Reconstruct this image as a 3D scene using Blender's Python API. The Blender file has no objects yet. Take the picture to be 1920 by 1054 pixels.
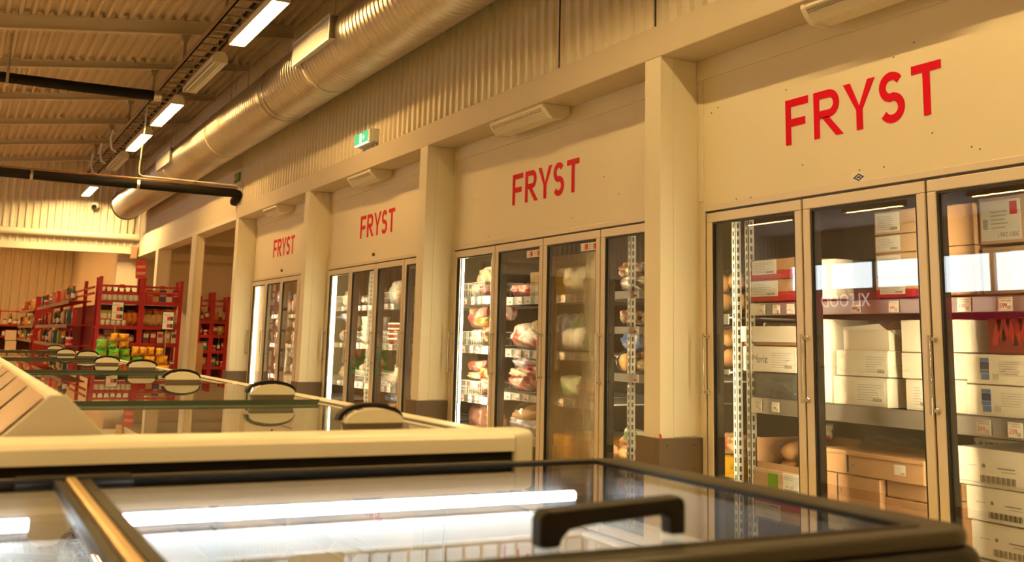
import bpy, math, random
from mathutils import Matrix, Vector
R = random.Random(7)
PI = math.pi
SC = bpy.context.scene
COL = SC.collection

# ------------------------------------------------------------------ camera, world, exposure
cam = bpy.data.cameras.new('camera')
camo = bpy.data.objects.new('camera', cam)
COL.objects.link(camo)
SC.camera = camo
cam.sensor_fit = 'HORIZONTAL'
cam.sensor_width = 36.0
cam.lens = 36.0 * 2025.78 / 1920
cam.shift_x = (960 - 1001.87) / 1920
cam.shift_y = (279.34 - 527) / 1920
cam.clip_start = 0.02
cam.clip_end = 200
# rows: image right, up and backwards of the camera in the world
def _axes():
    c = (1001.873, 279.340); f = 2025.778
    y = Vector((-89 - c[0], -(615 - c[1]), -f)).normalized()
    x = Vector((4900 - c[0], -(722 - c[1]), -f)).normalized()
    x = (x - x.dot(y) * y).normalized()
    z = x.cross(y)
    return Matrix((x, y, z))
camo.matrix_world = Matrix.Translation((0, 0, 1.15)) @ _axes().to_4x4()
cam.dof.use_dof = True
cam.dof.focus_distance = 5.6
cam.dof.aperture_fstop = 5.2

W = bpy.data.worlds.new('world')
SC.world = W
W.use_nodes = True
bg = W.node_tree.nodes['Background']
bg.inputs[0].default_value = (0.70, 0.82, 1.0, 1)
bg.inputs[1].default_value = 0.05

SC.view_settings.view_transform = 'Standard'
SC.view_settings.look = 'None'
SC.view_settings.exposure = 0.0
SC.view_settings.gamma = 1.0
SC.view_settings.use_curve_mapping = False
SC.cycles.max_bounces = 9
SC.cycles.diffuse_bounces = 4
SC.cycles.glossy_bounces = 4
SC.cycles.transparent_max_bounces = 24
SC.cycles.transmission_bounces = 4
SC.cycles.sample_clamp_indirect = 4.0
SC.cycles.caustics_reflective = False
SC.cycles.caustics_refractive = False
SC.cycles.use_denoising = True

LAMP_COL = (1.0, 0.60, 0.20)
LAMP_POW = 122.0
TUBE_COL = (1.0, 0.84, 0.52)
TUBE_POW = 160.0
COLD_COL = (0.86, 0.92, 1.0)
COLD_POW = 40.0
SKY_COL = (0.82, 0.93, 1.0)
SKY_POW = 9.0

# ------------------------------------------------------------------ materials
MATS = {}
def newmat(name):
    m = bpy.data.materials.new(name)
    m.use_nodes = True
    nt = m.node_tree
    return m, nt, nt.nodes['Principled BSDF']
def mat(name, col, rough=0.5, metal=0.0, spec=None, var=0.0, vs=6.0, bump=0.0, bs=40.0, coat=0.0, stretch=None):
    if name in MATS: return MATS[name]
    m, nt, p = newmat(name)
    p.inputs['Base Color'].default_value = (*col, 1)
    p.inputs['Roughness'].default_value = rough
    p.inputs['Metallic'].default_value = metal
    if spec is not None: p.inputs['Specular IOR Level'].default_value = spec
    if coat: p.inputs['Coat Weight'].default_value = coat
    if var or bump:
        tc = nt.nodes.new('ShaderNodeTexCoord')
        src = tc.outputs['Object']
        if stretch:
            mp = nt.nodes.new('ShaderNodeMapping'); mp.inputs['Scale'].default_value = stretch
            nt.links.new(src, mp.inputs['Vector']); src = mp.outputs['Vector']
    if var:
        n = nt.nodes.new('ShaderNodeTexNoise'); n.inputs['Scale'].default_value = vs; n.inputs['Detail'].default_value = 4
        nt.links.new(src, n.inputs['Vector'])
        mx = nt.nodes.new('ShaderNodeMix'); mx.data_type = 'RGBA'
        mx.inputs[6].default_value = (*[c * (1 - var) for c in col], 1)
        mx.inputs[7].default_value = (*[min(1, c * (1 + var * .6)) for c in col], 1)
        nt.links.new(n.outputs['Fac'], mx.inputs[0]); nt.links.new(mx.outputs[2], p.inputs['Base Color'])
    if bump:
        n2 = nt.nodes.new('ShaderNodeTexNoise'); n2.inputs['Scale'].default_value = bs; n2.inputs['Detail'].default_value = 3
        nt.links.new(src, n2.inputs['Vector'])
        b = nt.nodes.new('ShaderNodeBump'); b.inputs['Strength'].default_value = bump; b.inputs['Distance'].default_value = 0.01
        nt.links.new(n2.outputs['Fac'], b.inputs['Height']); nt.links.new(b.outputs['Normal'], p.inputs['Normal'])
    MATS[name] = m
    return m
def emit(name, col, power):
    if name in MATS: return MATS[name]
    m, nt, p = newmat(name)
    p.inputs['Base Color'].default_value = (*col, 1)
    p.inputs['Emission Color'].default_value = (*col, 1)
    p.inputs['Emission Strength'].default_value = power
    MATS[name] = m
    return m
def glass(name, tint=(1, 1, 1), r0=0.06, rough=0.0, haze=0.0, hazecol=(.8, .75, .65), fogscale=0):
    """thin clear pane: what passes straight through plus an angle dependent reflection"""
    if name in MATS: return MATS[name]
    m = bpy.data.materials.new(name); m.use_nodes = True
    nt = m.node_tree; nt.nodes.clear()
    out = nt.nodes.new('ShaderNodeOutputMaterial')
    tr = nt.nodes.new('ShaderNodeBsdfTransparent'); tr.inputs[0].default_value = (*tint, 1)
    gl = nt.nodes.new('ShaderNodeBsdfGlossy'); gl.inputs['Roughness'].default_value = rough
    gl.inputs['Color'].default_value = (1, 1, 1, 1)
    lw = nt.nodes.new('ShaderNodeLayerWeight'); lw.inputs['Blend'].default_value = 0.5
    pw = nt.nodes.new('ShaderNodeMath'); pw.operation = 'POWER'; pw.inputs[1].default_value = 5.0
    ml = nt.nodes.new('ShaderNodeMath'); ml.operation = 'MULTIPLY_ADD'; ml.inputs[1].default_value = 1 - r0; ml.inputs[2].default_value = r0
    nt.links.new(lw.outputs['Facing'], pw.inputs[0]); nt.links.new(pw.outputs[0], ml.inputs[0])
    mx = nt.nodes.new('ShaderNodeMixShader')
    nt.links.new(ml.outputs[0], mx.inputs[0]); nt.links.new(tr.outputs[0], mx.inputs[1]); nt.links.new(gl.outputs[0], mx.inputs[2])
    last = mx
    if haze:
        tl = nt.nodes.new('ShaderNodeBsdfTranslucent'); tl.inputs[0].default_value = (*hazecol, 1)
        df = nt.nodes.new('ShaderNodeBsdfDiffuse'); df.inputs[0].default_value = (*hazecol, 1)
        ad = nt.nodes.new('ShaderNodeMixShader'); ad.inputs[0].default_value = .5
        nt.links.new(tl.outputs[0], ad.inputs[1]); nt.links.new(df.outputs[0], ad.inputs[2])
        m2 = nt.nodes.new('ShaderNodeMixShader'); m2.inputs[0].default_value = haze
        if fogscale:
            tc = nt.nodes.new('ShaderNodeTexCoord')
            mp = nt.nodes.new('ShaderNodeMapping'); mp.inputs['Scale'].default_value = (1, fogscale, fogscale * .18)
            nz = nt.nodes.new('ShaderNodeTexNoise'); nz.inputs['Scale'].default_value = 1.0; nz.inputs['Detail'].default_value = 5
            mr = nt.nodes.new('ShaderNodeMapRange'); mr.inputs[1].default_value = .3; mr.inputs[2].default_value = .7
            mr.inputs[3].default_value = haze * .55; mr.inputs[4].default_value = min(1, haze * 1.35)
            nt.links.new(tc.outputs['Object'], mp.inputs[0]); nt.links.new(mp.outputs[0], nz.inputs['Vector'])
            nt.links.new(nz.outputs['Fac'], mr.inputs[0]); nt.links.new(mr.outputs[0], m2.inputs[0])
        nt.links.new(mx.outputs[0], m2.inputs[1]); nt.links.new(ad.outputs[0], m2.inputs[2])
        last = m2
    nt.links.new(last.outputs[0], out.inputs[0])
    MATS[name] = m
    return m
def printed(name, a, b, c, scale=14.0, rough=0.28, kind='voronoi'):
    """printed plastic bag: patches of three inks under a glossy, creased film"""
    if name in MATS: return MATS[name]
    m, nt, p = newmat(name)
    tc = nt.nodes.new('ShaderNodeTexCoord')
    if kind == 'band':
        t = nt.nodes.new('ShaderNodeTexWave'); t.bands_direction = 'Z'
        t.inputs['Scale'].default_value = scale; t.inputs['Distortion'].default_value = 1.5
        f = t.outputs['Fac']
    else:
        t = nt.nodes.new('ShaderNodeTexNoise'); t.inputs['Scale'].default_value = scale; t.inputs['Detail'].default_value = 2
        f = t.outputs['Fac']
    nt.links.new(tc.outputs['Object'], t.inputs['Vector'])
    r = nt.nodes.new('ShaderNodeValToRGB')
    r.color_ramp.interpolation = 'CONSTANT' if kind == 'band' else 'LINEAR'
    e = r.color_ramp.elements
    e[0].position = 0.0; e[0].color = (*a, 1)
    e[1].position = 0.60; e[1].color = (*c, 1)
    k = e.new(0.46); k.color = (*b, 1)
    nt.links.new(f, r.inputs[0]); nt.links.new(r.outputs[0], p.inputs['Base Color'])
    p.inputs['Roughness'].default_value = rough
    p.inputs['Coat Weight'].default_value = .6; p.inputs['Coat Roughness'].default_value = .12
    n2 = nt.nodes.new('ShaderNodeTexNoise'); n2.inputs['Scale'].default_value = 22; n2.inputs['Detail'].default_value = 3
    nt.links.new(tc.outputs['Object'], n2.inputs['Vector'])
    b2 = nt.nodes.new('ShaderNodeBump'); b2.inputs['Strength'].default_value = .6; b2.inputs['Distance'].default_value = .012
    nt.links.new(n2.outputs['Fac'], b2.inputs['Height']); nt.links.new(b2.outputs[0], p.inputs['Normal'])
    MATS[name] = m
    return m

PAINT = mat('cream_wall_paint', (.80, .735, .58), .55, var=.07, vs=1.6, bump=.04, bs=60)
PANEL = mat('cream_panel', (.82, .74, .575), .42, var=.05, vs=1.1)
PLASTER = mat('plaster', (.80, .70, .54), .8, var=.06, vs=1.3, bump=.05, bs=80)
FASCIA = mat('fascia_paint', (.60, .51, .38), .6, var=.05, vs=1.2)
SHEET = mat('painted_sheet_metal', (.88, .79, .61), .5, var=.07, vs=1.0, stretch=(1, 1, .35))
ROOF = mat('roof_sheet', (.68, .56, .43), .6, var=.08, vs=1.0)
STEELP = mat('painted_steel', (.66, .57, .45), .55, var=.05, vs=2)
FLOORM = mat('floor_tile', (.60, .53, .42), .35, var=.1, vs=2)
GALV = mat('galvanised_steel', (.64, .60, .53), .33, 1.0, var=.10, vs=2.2, bump=.02, bs=7)
ALU = mat('brushed_aluminium', (.74, .65, .51), .42, .30, var=.05, vs=3)
CHROME = mat('chrome', (.82, .80, .76), .16, 1.0)
RAILM = mat('price_rail_metal', (.74, .73, .70), .30, .9, var=.05, vs=5)
GASKET = mat('black_gasket', (.012, .011, .010), .45)
DARKALU = mat('dark_mullion', (.045, .036, .030), .35, .4)
BUMPER = mat('taupe_bumper', (.115, .082, .055), .6, var=.08, vs=4)
BLACKP = mat('black_plastic', (.008, .007, .006), .42, spec=.14)
BLACKR = mat('black_rubber', (.010, .009, .008), .6, spec=.12)
CREAMP = mat('cream_plastic', (.80, .74, .60), .33, var=.03, vs=3)
WHITEP = mat('white_plastic', (.85, .84, .80), .35)
WHITEE = mat('white_enamel', (.80, .81, .80), .40)
LINER = mat('freezer_liner', (.86, .88, .88), .5)
REDV = mat('red_vinyl', (.66, .002, .022), .45, bump=.15, bs=900, spec=.12)
REDP = mat('red_powder_coat', (.44, .010, .022), .42, var=.06, vs=4)
REDD = mat('deep_red_shelf', (.36, .015, .022), .5)
PAPER = mat('white_paper', (.83, .81, .76), .7)
INK = mat('black_ink', (.03, .03, .03), .6)
INKF = mat('faded_ink', (.22, .19, .15), .6)
INKG = mat('grey_ink', (.46, .43, .38), .6)
INKR = mat('red_ink', (.65, .03, .03), .6)
INKB = mat('navy_ink', (.02, .03, .16), .6)
INKBL = mat('blue_ink', (.10, .22, .50), .6)
CARD = mat('brown_cardboard', (.50, .29, .15), .75, var=.08, vs=7)
CARDT = mat('tan_cardboard', (.60, .40, .24), .75, var=.08, vs=7)
CARDW = mat('white_cardboard', (.82, .77, .68), .7, var=.05, vs=6)
CARDD = mat('dark_red_cardboard', (.22, .018, .018), .6)
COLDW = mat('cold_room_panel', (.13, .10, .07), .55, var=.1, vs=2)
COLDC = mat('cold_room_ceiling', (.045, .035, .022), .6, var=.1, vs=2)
DOORGL = glass('door_glass', (.85, .83, .77), .062)
LIDGL = glass('lid_glass', (.93, .96, .95), .07)
EDGEGL = mat('glass_edge', (.05, .07, .05), .2)
FILM = glass('clear_film', (.96, .95, .93), .035, .10, haze=.02, hazecol=(.9, .88, .84))
FOG = glass('frost_film', (.95, .9, .8), .03, .25, haze=.36, hazecol=(.62, .52, .34), fogscale=7)
LAMPE = emit('lamp_tube_lit', LAMP_COL, LAMP_POW)
LAMPN = emit('lamp_tube_near', (1.0, .69, .27), LAMP_POW * 2.25)
LAMPW = emit('lamp_tube_end', (1.0, .66, .26), LAMP_POW * 4.5)
LAMPM = emit('lamp_tube_mid', (1.0, .67, .26), LAMP_POW * 1.35)
LAMPR = emit('lamp_tube_added', (1.0, .50, .14), LAMP_POW * 2.2)
TUBEE = emit('cold_room_tube', TUBE_COL, TUBE_POW)
COLDE = emit('freezer_tube', COLD_COL, COLD_POW)
SKYE = emit('daylit_window', SKY_COL, SKY_POW)
EXITE = emit('exit_green', (.02, .42, .24), .9)
EXITW = emit('exit_white', (.9, 1.0, .92), .95)

# ------------------------------------------------------------------ geometry collector
class G:
    def __init__(s): s.v = []; s.f = []; s.m = []; s.mi = 0
    def add(s, vs, fs):
        o = len(s.v); s.v += [tuple(p) for p in vs]
        s.f += [tuple(i + o for i in f) for f in fs]; s.m += [s.mi] * len(fs)
        return s
    def use(s, i): s.mi = i; return s
    def box(s, x0, x1, y0, y1, z0, z1):
        x0, x1 = min(x0, x1), max(x0, x1); y0, y1 = min(y0, y1), max(y0, y1); z0, z1 = min(z0, z1), max(z0, z1)
        return s.add([(x0, y0, z0), (x1, y0, z0), (x1, y1, z0), (x0, y1, z0), (x0, y0, z1), (x1, y0, z1), (x1, y1, z1), (x0, y1, z1)],
                     [(0, 3, 2, 1), (4, 5, 6, 7), (0, 1, 5, 4), (1, 2, 6, 5), (2, 3, 7, 6), (3, 0, 4, 7)])
    def quad(s, a, b, c, d): return s.add([a, b, c, d], [(0, 1, 2, 3)])
    def prism(s, poly, axis, a, b):
        """poly: 2-D outline (counter-clockwise) in the plane across the axis; x -> (y,z), y -> (x,z), z -> (x,y)"""
        n = len(poly)
        def P(p, t): return (t, p[0], p[1]) if axis == 'x' else ((p[0], t, p[1]) if axis == 'y' else (p[0], p[1], t))
        vs = [P(p, a) for p in poly] + [P(p, b) for p in poly]
        fs = [(i, (i + 1) % n, n + (i + 1) % n, n + i) for i in range(n)]
        fs += [tuple(range(n - 1, -1, -1)), tuple(range(n, 2 * n))]
        return s.add(vs, fs)
    def tube(s, pts, r, n=8, cap=True, r2=None):
        pts = [Vector(p) for p in pts]; k = len(pts); vs = []
        up = None
        for i, p in enumerate(pts):
            d = (pts[min(i + 1, k - 1)] - pts[max(i - 1, 0)]).normalized()
            if up is None: up = Vector((0, 0, 1)) if abs(d.z) < .9 else Vector((1, 0, 0))
            a = d.cross(up).normalized(); b = a.cross(d).normalized(); up = b
            rr = r if r2 is None else r + (r2 - r) * i / (k - 1)
            for j in range(n):
                t = 2 * PI * j / n
                vs.append(p + rr * (math.cos(t) * a + math.sin(t) * b))
        fs = [(i * n + j, i * n + (j + 1) % n, (i + 1) * n + (j + 1) % n, (i + 1) * n + j) for i in range(k - 1) for j in range(n)]
        if cap: fs += [tuple(range(n - 1, -1, -1)), tuple(range((k - 1) * n, k * n))]
        return s.add(vs, fs)
    def lathe(s, prof, c, n=20):
        """prof: (radius, z) from bottom to top around the vertical through c"""
        vs = []; k = len(prof)
        for r, z in prof:
            for j in range(n):
                t = 2 * PI * j / n; vs.append((c[0] + r * math.cos(t), c[1] + r * math.sin(t), c[2] + z))
        fs = [(i * n + j, i * n + (j + 1) % n, (i + 1) * n + (j + 1) % n, (i + 1) * n + j) for i in range(k - 1) for j in range(n)]
        fs += [tuple(range(n - 1, -1, -1)), tuple(range((k - 1) * n, k * n))]
        return s.add(vs, fs)
    def blob(s, c, rx, ry, rz, n=14, k=9, noise=.0, seed=0, flat=0.0):
        rr = random.Random(seed); vs = []; ph = [(rr.uniform(0, 6), rr.uniform(1, 3), rr.uniform(1, 3)) for _ in range(4)]
        for i in range(k + 1):
            a = PI * i / k
            for j in range(n):
                b = 2 * PI * j / n
                x, y, z = math.sin(a) * math.cos(b), math.sin(a) * math.sin(b), math.cos(a)
                d = 1 + noise * sum(math.sin(p + q * 2 * x + w * 2 * y + 2 * z * q) for p, q, w in ph) / 2
                zz = z * d
                if flat and zz < 0: zz *= (1 - flat)
                vs.append((c[0] + rx * x * d, c[1] + ry * y * d, c[2] + rz * zz))
        fs = [(i * n + j, (i + 1) * n + j, (i + 1) * n + (j + 1) % n, i * n + (j + 1) % n) for i in range(k) for j in range(n)]
        return s.add(vs, fs)
    def pillow(s, w, h, t, seed=0, wr=.10, nx=14, nz=12):
        """filled bag standing on its bottom edge: w along x, h along z, t thick along y"""
        rr = random.Random(seed); o = [rr.uniform(0, 6) for _ in range(8)]
        for sg in (1, -1):
            vs = []
            for i in range(nz + 1):
                for j in range(nx + 1):
                    u = 2 * j / nx - 1; v = 2 * i / nz - 1
                    f = (max(0, 1 - u ** 4)) ** .6 * (max(0, 1 - abs(v) ** 3.2)) ** .6
                    wob = 1 + wr * (math.sin(5 * u + o[0] + 3 * v) + math.sin(7 * v + o[1] - 2 * u) + .7 * math.sin(11 * u - 6 * v + o[2]))
                    ed = 1 - .06 * (1 - v * v) * 0 - .05 * math.cos(2.2 * v)
                    x = u * w / 2 * (1.0 - .09 * (1 - abs(v)) * (1 if abs(u) > .8 else .5)) + .012 * w * math.sin(6 * v + o[3])
                    z = (v + 1) * h / 2 + .02 * h * math.sin(4 * u + o[4]) * abs(v)
                    vs.append((x, sg * t / 2 * f * wob + .05 * t * math.sin(3 * u + o[5]), max(0, z)))
            m = nx + 1
            fs = [(i * m + j, i * m + j + 1, (i + 1) * m + j + 1, (i + 1) * m + j) for i in range(nz) for j in range(nx)]
            if sg < 0: pass
            else: fs = [tuple(reversed(f)) for f in fs]
            s.add(vs, fs)
        return s
    def build(s, name, mats, parent=None, org=None, smooth=None, bevel=0.0, seg=2, local=False):
        """link the collected shapes as ONE mesh object; children take coordinates of the same space as their thing"""
        if parent is not None:
            o0 = Vector(parent['_o']) if '_o' in parent and not local else Vector((0, 0, 0))
        else:
            if org is None:
                xs = [p[0] for p in s.v]; ys = [p[1] for p in s.v]; zs = [p[2] for p in s.v]
                org = ((min(xs) + max(xs)) / 2, (min(ys) + max(ys)) / 2, min(zs))
            o0 = Vector(org)
        me = bpy.data.meshes.new(name)
        me.from_pydata([(p[0] - o0.x, p[1] - o0.y, p[2] - o0.z) for p in s.v], [], s.f)
        for m in (mats if isinstance(mats, (list, tuple)) else [mats]): me.materials.append(m)
        me.polygons.foreach_set('material_index', s.m)
        me.update()
        if smooth is not None:
            me.polygons.foreach_set('use_smooth', [True] * len(me.polygons))
            me.set_sharp_from_angle(angle=math.radians(smooth))
        ob = bpy.data.objects.new(name, me)
        COL.objects.link(ob)
        ORG[ob.name] = o0
        ob['_o'] = tuple(o0)
        if parent is not None: ob.parent = parent
        else: ob.location = o0
        if bevel:
            b = ob.modifiers.new('bevel', 'BEVEL'); b.width = bevel; b.segments = seg; b.limit_method = 'ANGLE'; b.angle_limit = math.radians(40)
        return ob
ORG = {}
def tag(o, label, cat, group=None):
    o['label'] = label; o['category'] = cat
    if group: o['group'] = group
    return o
def empty(name, loc, label, cat, group=None):
    o = bpy.data.objects.new(name, None); COL.objects.link(o)
    o.location = loc; o['_o'] = tuple(loc); o.empty_display_size = .05
    return tag(o, label, cat, group)
def struct(o):
    o['kind'] = 'structure'; return o
def dup(root, loc=None, rot=None, label=None, group=None, scale=None):
    r = root.copy(); COL.objects.link(r)
    if loc is not None: r.location = loc
    if rot is not None: r.rotation_euler = rot
    if scale is not None: r.scale = scale
    if label: r['label'] = label
    if group: r['group'] = group
    for ch in list(root.children):
        c = ch.copy(); COL.objects.link(c); c.parent = r
        for g in list(ch.children):
            d = g.copy(); COL.objects.link(d); d.parent = c
    return r
def turn(o, rz=0, rx=0, ry=0): o.rotation_euler = (rx, ry, rz); return o
FONT_CACHE = {}
FACE_MX = Matrix(((0, 0, -1), (-1, 0, 0), (0, 1, 0)))       # lettering that faces -x (read from the shop floor)
FACE_MY = Matrix(((1, 0, 0), (0, 0, -1), (0, 1, 0)))        # lettering that faces -y
FACE_PX = Matrix(((0, 0, 1), (1, 0, 0), (0, 1, 0)))         # lettering that faces +x
def text_geo(txt, size, face, pos, ext=.0006, align='CENTER', squeeze=1.0):
    """vertices and faces of flat lettering, already placed in the world"""
    key = (txt, align)
    if key not in FONT_CACHE:
        cu = bpy.data.curves.new('lettering', 'FONT'); cu.body = txt; cu.size = 1; cu.align_x = align; cu.align_y = 'CENTER'
        cu.resolution_u = 3; cu.extrude = .004
        ob = bpy.data.objects.new('lettering', cu); COL.objects.link(ob)
        me = bpy.data.meshes.new_from_object(ob.evaluated_get(bpy.context.evaluated_depsgraph_get()))
        FONT_CACHE[key] = ([v.co.copy() for v in me.vertices], [tuple(p.vertices) for p in me.polygons])
        bpy.data.objects.remove(ob); bpy.data.meshes.remove(me); bpy.data.curves.remove(cu)
    vs, fs = FONT_CACHE[key]
    p = Vector(pos)
    return [p + face @ Vector((v.x * size * squeeze, v.y * size, v.z * size * .3)) for v in vs], fs
for _t in ('WERM', 'oriz', 'Live', 'v', 'XLFOOD', '199', '299', '449', '499', '489', '599', '249', '239', '580 1582', '30012061'):
    text_geo(_t, 1, FACE_MX, (0, 0, 0))
    text_geo(_t, 1, FACE_MX, (0, 0, 0), align='LEFT')

# ------------------------------------------------------------------ the building
def corr(g, axis, a, b, lo, hi, base, depth, pitch, flat=.5, sign=1, zfun=None):
    """ribbed sheet: ribs repeat along a..b, run from lo to hi, stand out by depth from base"""
    n = int(round((b - a) / pitch)); pts = []
    for i in range(n):
        t = a + i * pitch
        w = pitch * (1 - flat) / 2
        pts += [(t, 0), (t + pitch * flat / 2, 0), (t + pitch * flat / 2 + w * .5, 1), (t + pitch * flat / 2 + w * 1.5, 1), (t + pitch * flat / 2 + w * 2, 0)]
    pts.append((b, 0))
    vs = []; k = len(pts)
    for e in (lo, hi):
        for t, h in pts:
            d = base + sign * depth * h
            if axis == 'y': vs.append((d, t, e))          # wall facing x, ribs along z
            elif axis == 'x': vs.append((t, d, e))        # wall facing y, ribs along z
            else: vs.append((t, e, d + (zfun(t) if zfun else 0)))   # roof, ribs along y
    g.add(vs, [(i, i + 1, k + i + 1, k + i) for i in range(k - 1)])
    return g
XF, XW, XD = 3.358, 3.62, 3.60        # pillar fronts, wall panel, glass door fronts
def roofz(x): return 4.92 - .115 * (3.40 - x)

struct(G().box(-14.2, 10, -8.2, 42, -.1, 0).build('floor', FLOORM))
g = G(); corr(g, 'z', -2.0, 3.50, -8, 40.2, 0, -.055, .125, .42, 1, roofz)
g.add([(-14.2, -8, roofz(-2)), (-2, -8, roofz(-2)), (-2, 40.2, roofz(-2)), (-14.2, 40.2, roofz(-2))], [(0, 1, 2, 3)])
struct(g.build('ceiling', ROOF))
g = G(); corr(g, 'y', -8, 15.28, 2.90, 5.07, 3.41, .022, .12, .55, -1)
struct(g.build('wall_right_upper', SHEET))
struct(G().box(3.385, 3.62, 15.28, 24.7, 2.738, 5.1).build('wall_right_far', PLASTER))
g = G().box(XF, 3.66, -8, 15.28, 2.738, 2.925)
struct(g.build('beam', FASCIA, bevel=.006))
for i, y in enumerate((6.10, 4.97)): struct(G().box(3.380, 3.389, y - .003, y + .003, 2.925, 5.0).build('trim_%d' % (60 + i), INK))
# smaller ledge along the far opening
struct(G().box(3.37, 3.50, 15.30, 24.7, 2.736, 2.80).build('trim_1', PANEL))
BAYS = [(4.795, 1.715), (8.215, 5.135), (11.657, 8.577), (15.134, 12.054)]
g = G()
g.box(XW, XW + .10, -8, 15.30, 1.895, 2.74)
g.box(XW, XW + .10, -8, 15.30, 0, .16)
g.box(XW, XW + .10, -8, 1.70, .16, 1.895)
for (a, b), nx in zip(BAYS, [5.135, 8.577, 12.054, 15.30]):
    j = .13; g.box(XW, XW + .10, a + j, nx - .012, .16, 1.895)
    if j > .1: g.box(XW, XW + .014, a + .012, a + j, .16, 1.895)
struct(g.build('wall_right', PANEL))
# panel joints: ledge under the soffit and the upright cover strips
k = 2
for (a, b), p in zip(BAYS, [4.88, 8.30, 11.73, 15.15]):
    struct(G().box(XW - .014, XW, b - .1, p, 2.622, 2.738).build('trim_%d' % k, PANEL, bevel=.003)); k += 1
    struct(G().box(XW - .008, XW, a + .038, p, 1.93, 2.622).build('trim_%d' % k, PANEL, bevel=.003)); k += 1
g = G()
for y0, y1 in ((4.88, 5.035), (8.29, 8.45), (11.715, 11.885), (15.135, 15.30)):
    g = G().box(XF, XW, y0, y1, 0, 2.738)
    g.box(XF + .085, XW - .02, y0 - .004, y0, .66, 2.73)
    struct(g.build('pillar', PAINT, bevel=.005))
# far gable wall above the rear hall, its ledge and rail
g = G(); corr(g, 'x', -14.2, 3.38, 2.90, 4.99, 24.72, .03, .14, .5, -1)
struct(g.build('wall_back_upper', SHEET))
struct(G().box(-14.2, 3.38, 24.62, 24.75, 2.795, 2.94).build('trim_20', PANEL, bevel=.006))
struct(G().tube([(-14, 24.62, 3.15), (3.38, 24.62, 3.15)], .075, 12).build('trim_21', PAINT, smooth=40))
struct(G().box(3.22, 3.34, 24.55, 24.74, 2.70, 2.95).build('trim_22', CARD))
g = G(); corr(g, 'x', -14.2, 3.4, 0, 5.0, 40, .05, .26, .5, -1)
struct(g.build('wall_back', SHEET))
struct(G().box(3.0, 3.44, 24.9, 25.2, 0, 5).build('pillar', PLASTER))
struct(G().box(3.4, 3.5, 25.2, 40, 0, 5).build('wall_hall_right', PLASTER))
# side room beyond the open columns
struct(G().box(3.44, 10, 25.5, 25.7, 0, 4.6).build('wall_side_back', PLASTER))
struct(G().box(9.9, 10, 15.3, 25.5, 0, 4.6).build('wall_side_right', PLASTER))
struct(G().box(3.50, 10, 15.3, 25.6, 4.5, 4.6).build('ceiling_side', STEELP))
struct(G().box(3.5, 9.9, 25.2, 25.5, 2.74, 2.90).build('beam', STEELP))
struct(G().box(3.5, 9.9, 24.9, 25.1, 3.10, 3.19).build('beam', STEELP))
struct(G().box(3.73, 10, 15.29, 15.33, 0, 4.6).build('wall_side_front', PLASTER))
def steel_column(x0, x1, y0, y1):
    g = G(); t = .02; w = (y1 - y0)
    g.box(x0, x0 + .022, y0, y0 + w, 0, 2.735); g.box(x1 - .022, x1, y0, y1, 0, 2.735)
    g.box(x0, x1, y0 + .01, y0 + .03, 0, 2.735)
    return struct(g.build('column', PAINT, bevel=.004))
steel_column(3.36, 3.50, 18.12, 18.50)
steel_column(3.36, 3.60, 21.85, 22.15)
# opposite long wall with its ribbon of windows and the red fascia with lettering
g = G(); g.box(-14.2, -14, -8, 40, 0, 2.45); g.box(-14.2, -14, 19.4, 24.3, 2.45, 2.65); g.box(-14.2, -14, -8, 40, 3.45, 5.1)
wy = [15.2, 17.3, 19.4, 21.0, 22.7, 24.3]
g.box(-14.2, -14, -8, wy[0], 2.45, 3.45); g.box(-14.2, -14, wy[-1], 40, 2.45, 3.45)
struct(g.build('wall_left', PLASTER))
for i in range(5):
    fr = G(); a, b = wy[i], wy[i + 1]; zb = 2.45 if i < 2 else 2.65
    fr.box(-14.12, -13.97, a, a + .06, zb, 3.45); fr.box(-14.12, -13.97, b - .06, b, zb, 3.45)
    fr.box(-14.12, -13.97, a + .06, b - .06, zb, zb + .06); fr.box(-14.12, -13.97, a + .06, b - .06, 3.39, 3.45)
    w = struct(fr.build('window_%d' % (i + 1), mat('grey_window_frame', (.25, .27, .28), .5)))
    G().box(-14.08, -14.06, a + .06, b - .06, zb + .06, 3.39).build('pane', SKYE, w)
struct(G().box(-14.2, 3.4, -8.2, -8, 0, 5.1).build('wall_front', PLASTER))
fa = G().box(-13.9, -13.75, 19.5, 24.6, 2.04, 2.60).build('shop_fascia', emit('red_fascia_glow', (.50, .012, .05), 1.3))  # glow added so the board shows brighter mirrored in the doors
tag(fa, 'long red fascia board lettered XLFOOD below the window ribbon', 'sign')
v, f = text_geo('XLFOOD', .50, FACE_PX, (-13.745, 21.85, 2.36), squeeze=.9)
G().add(v, f).build('lettering', emit('fascia_letters_glow', (1, .93, .85), 3.0), fa)  # letters also given a glow for their mirror image

fb = tag(G().box(-13.9, -13.75, 14.5, 19.3, 1.85, 2.36).build('shop_fascia', emit('red_fascia_glow', (.50, .012, .05), 1.3)), 'plain red fascia board below the lower windows', 'sign')  # same added glow as the lettered board

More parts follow.
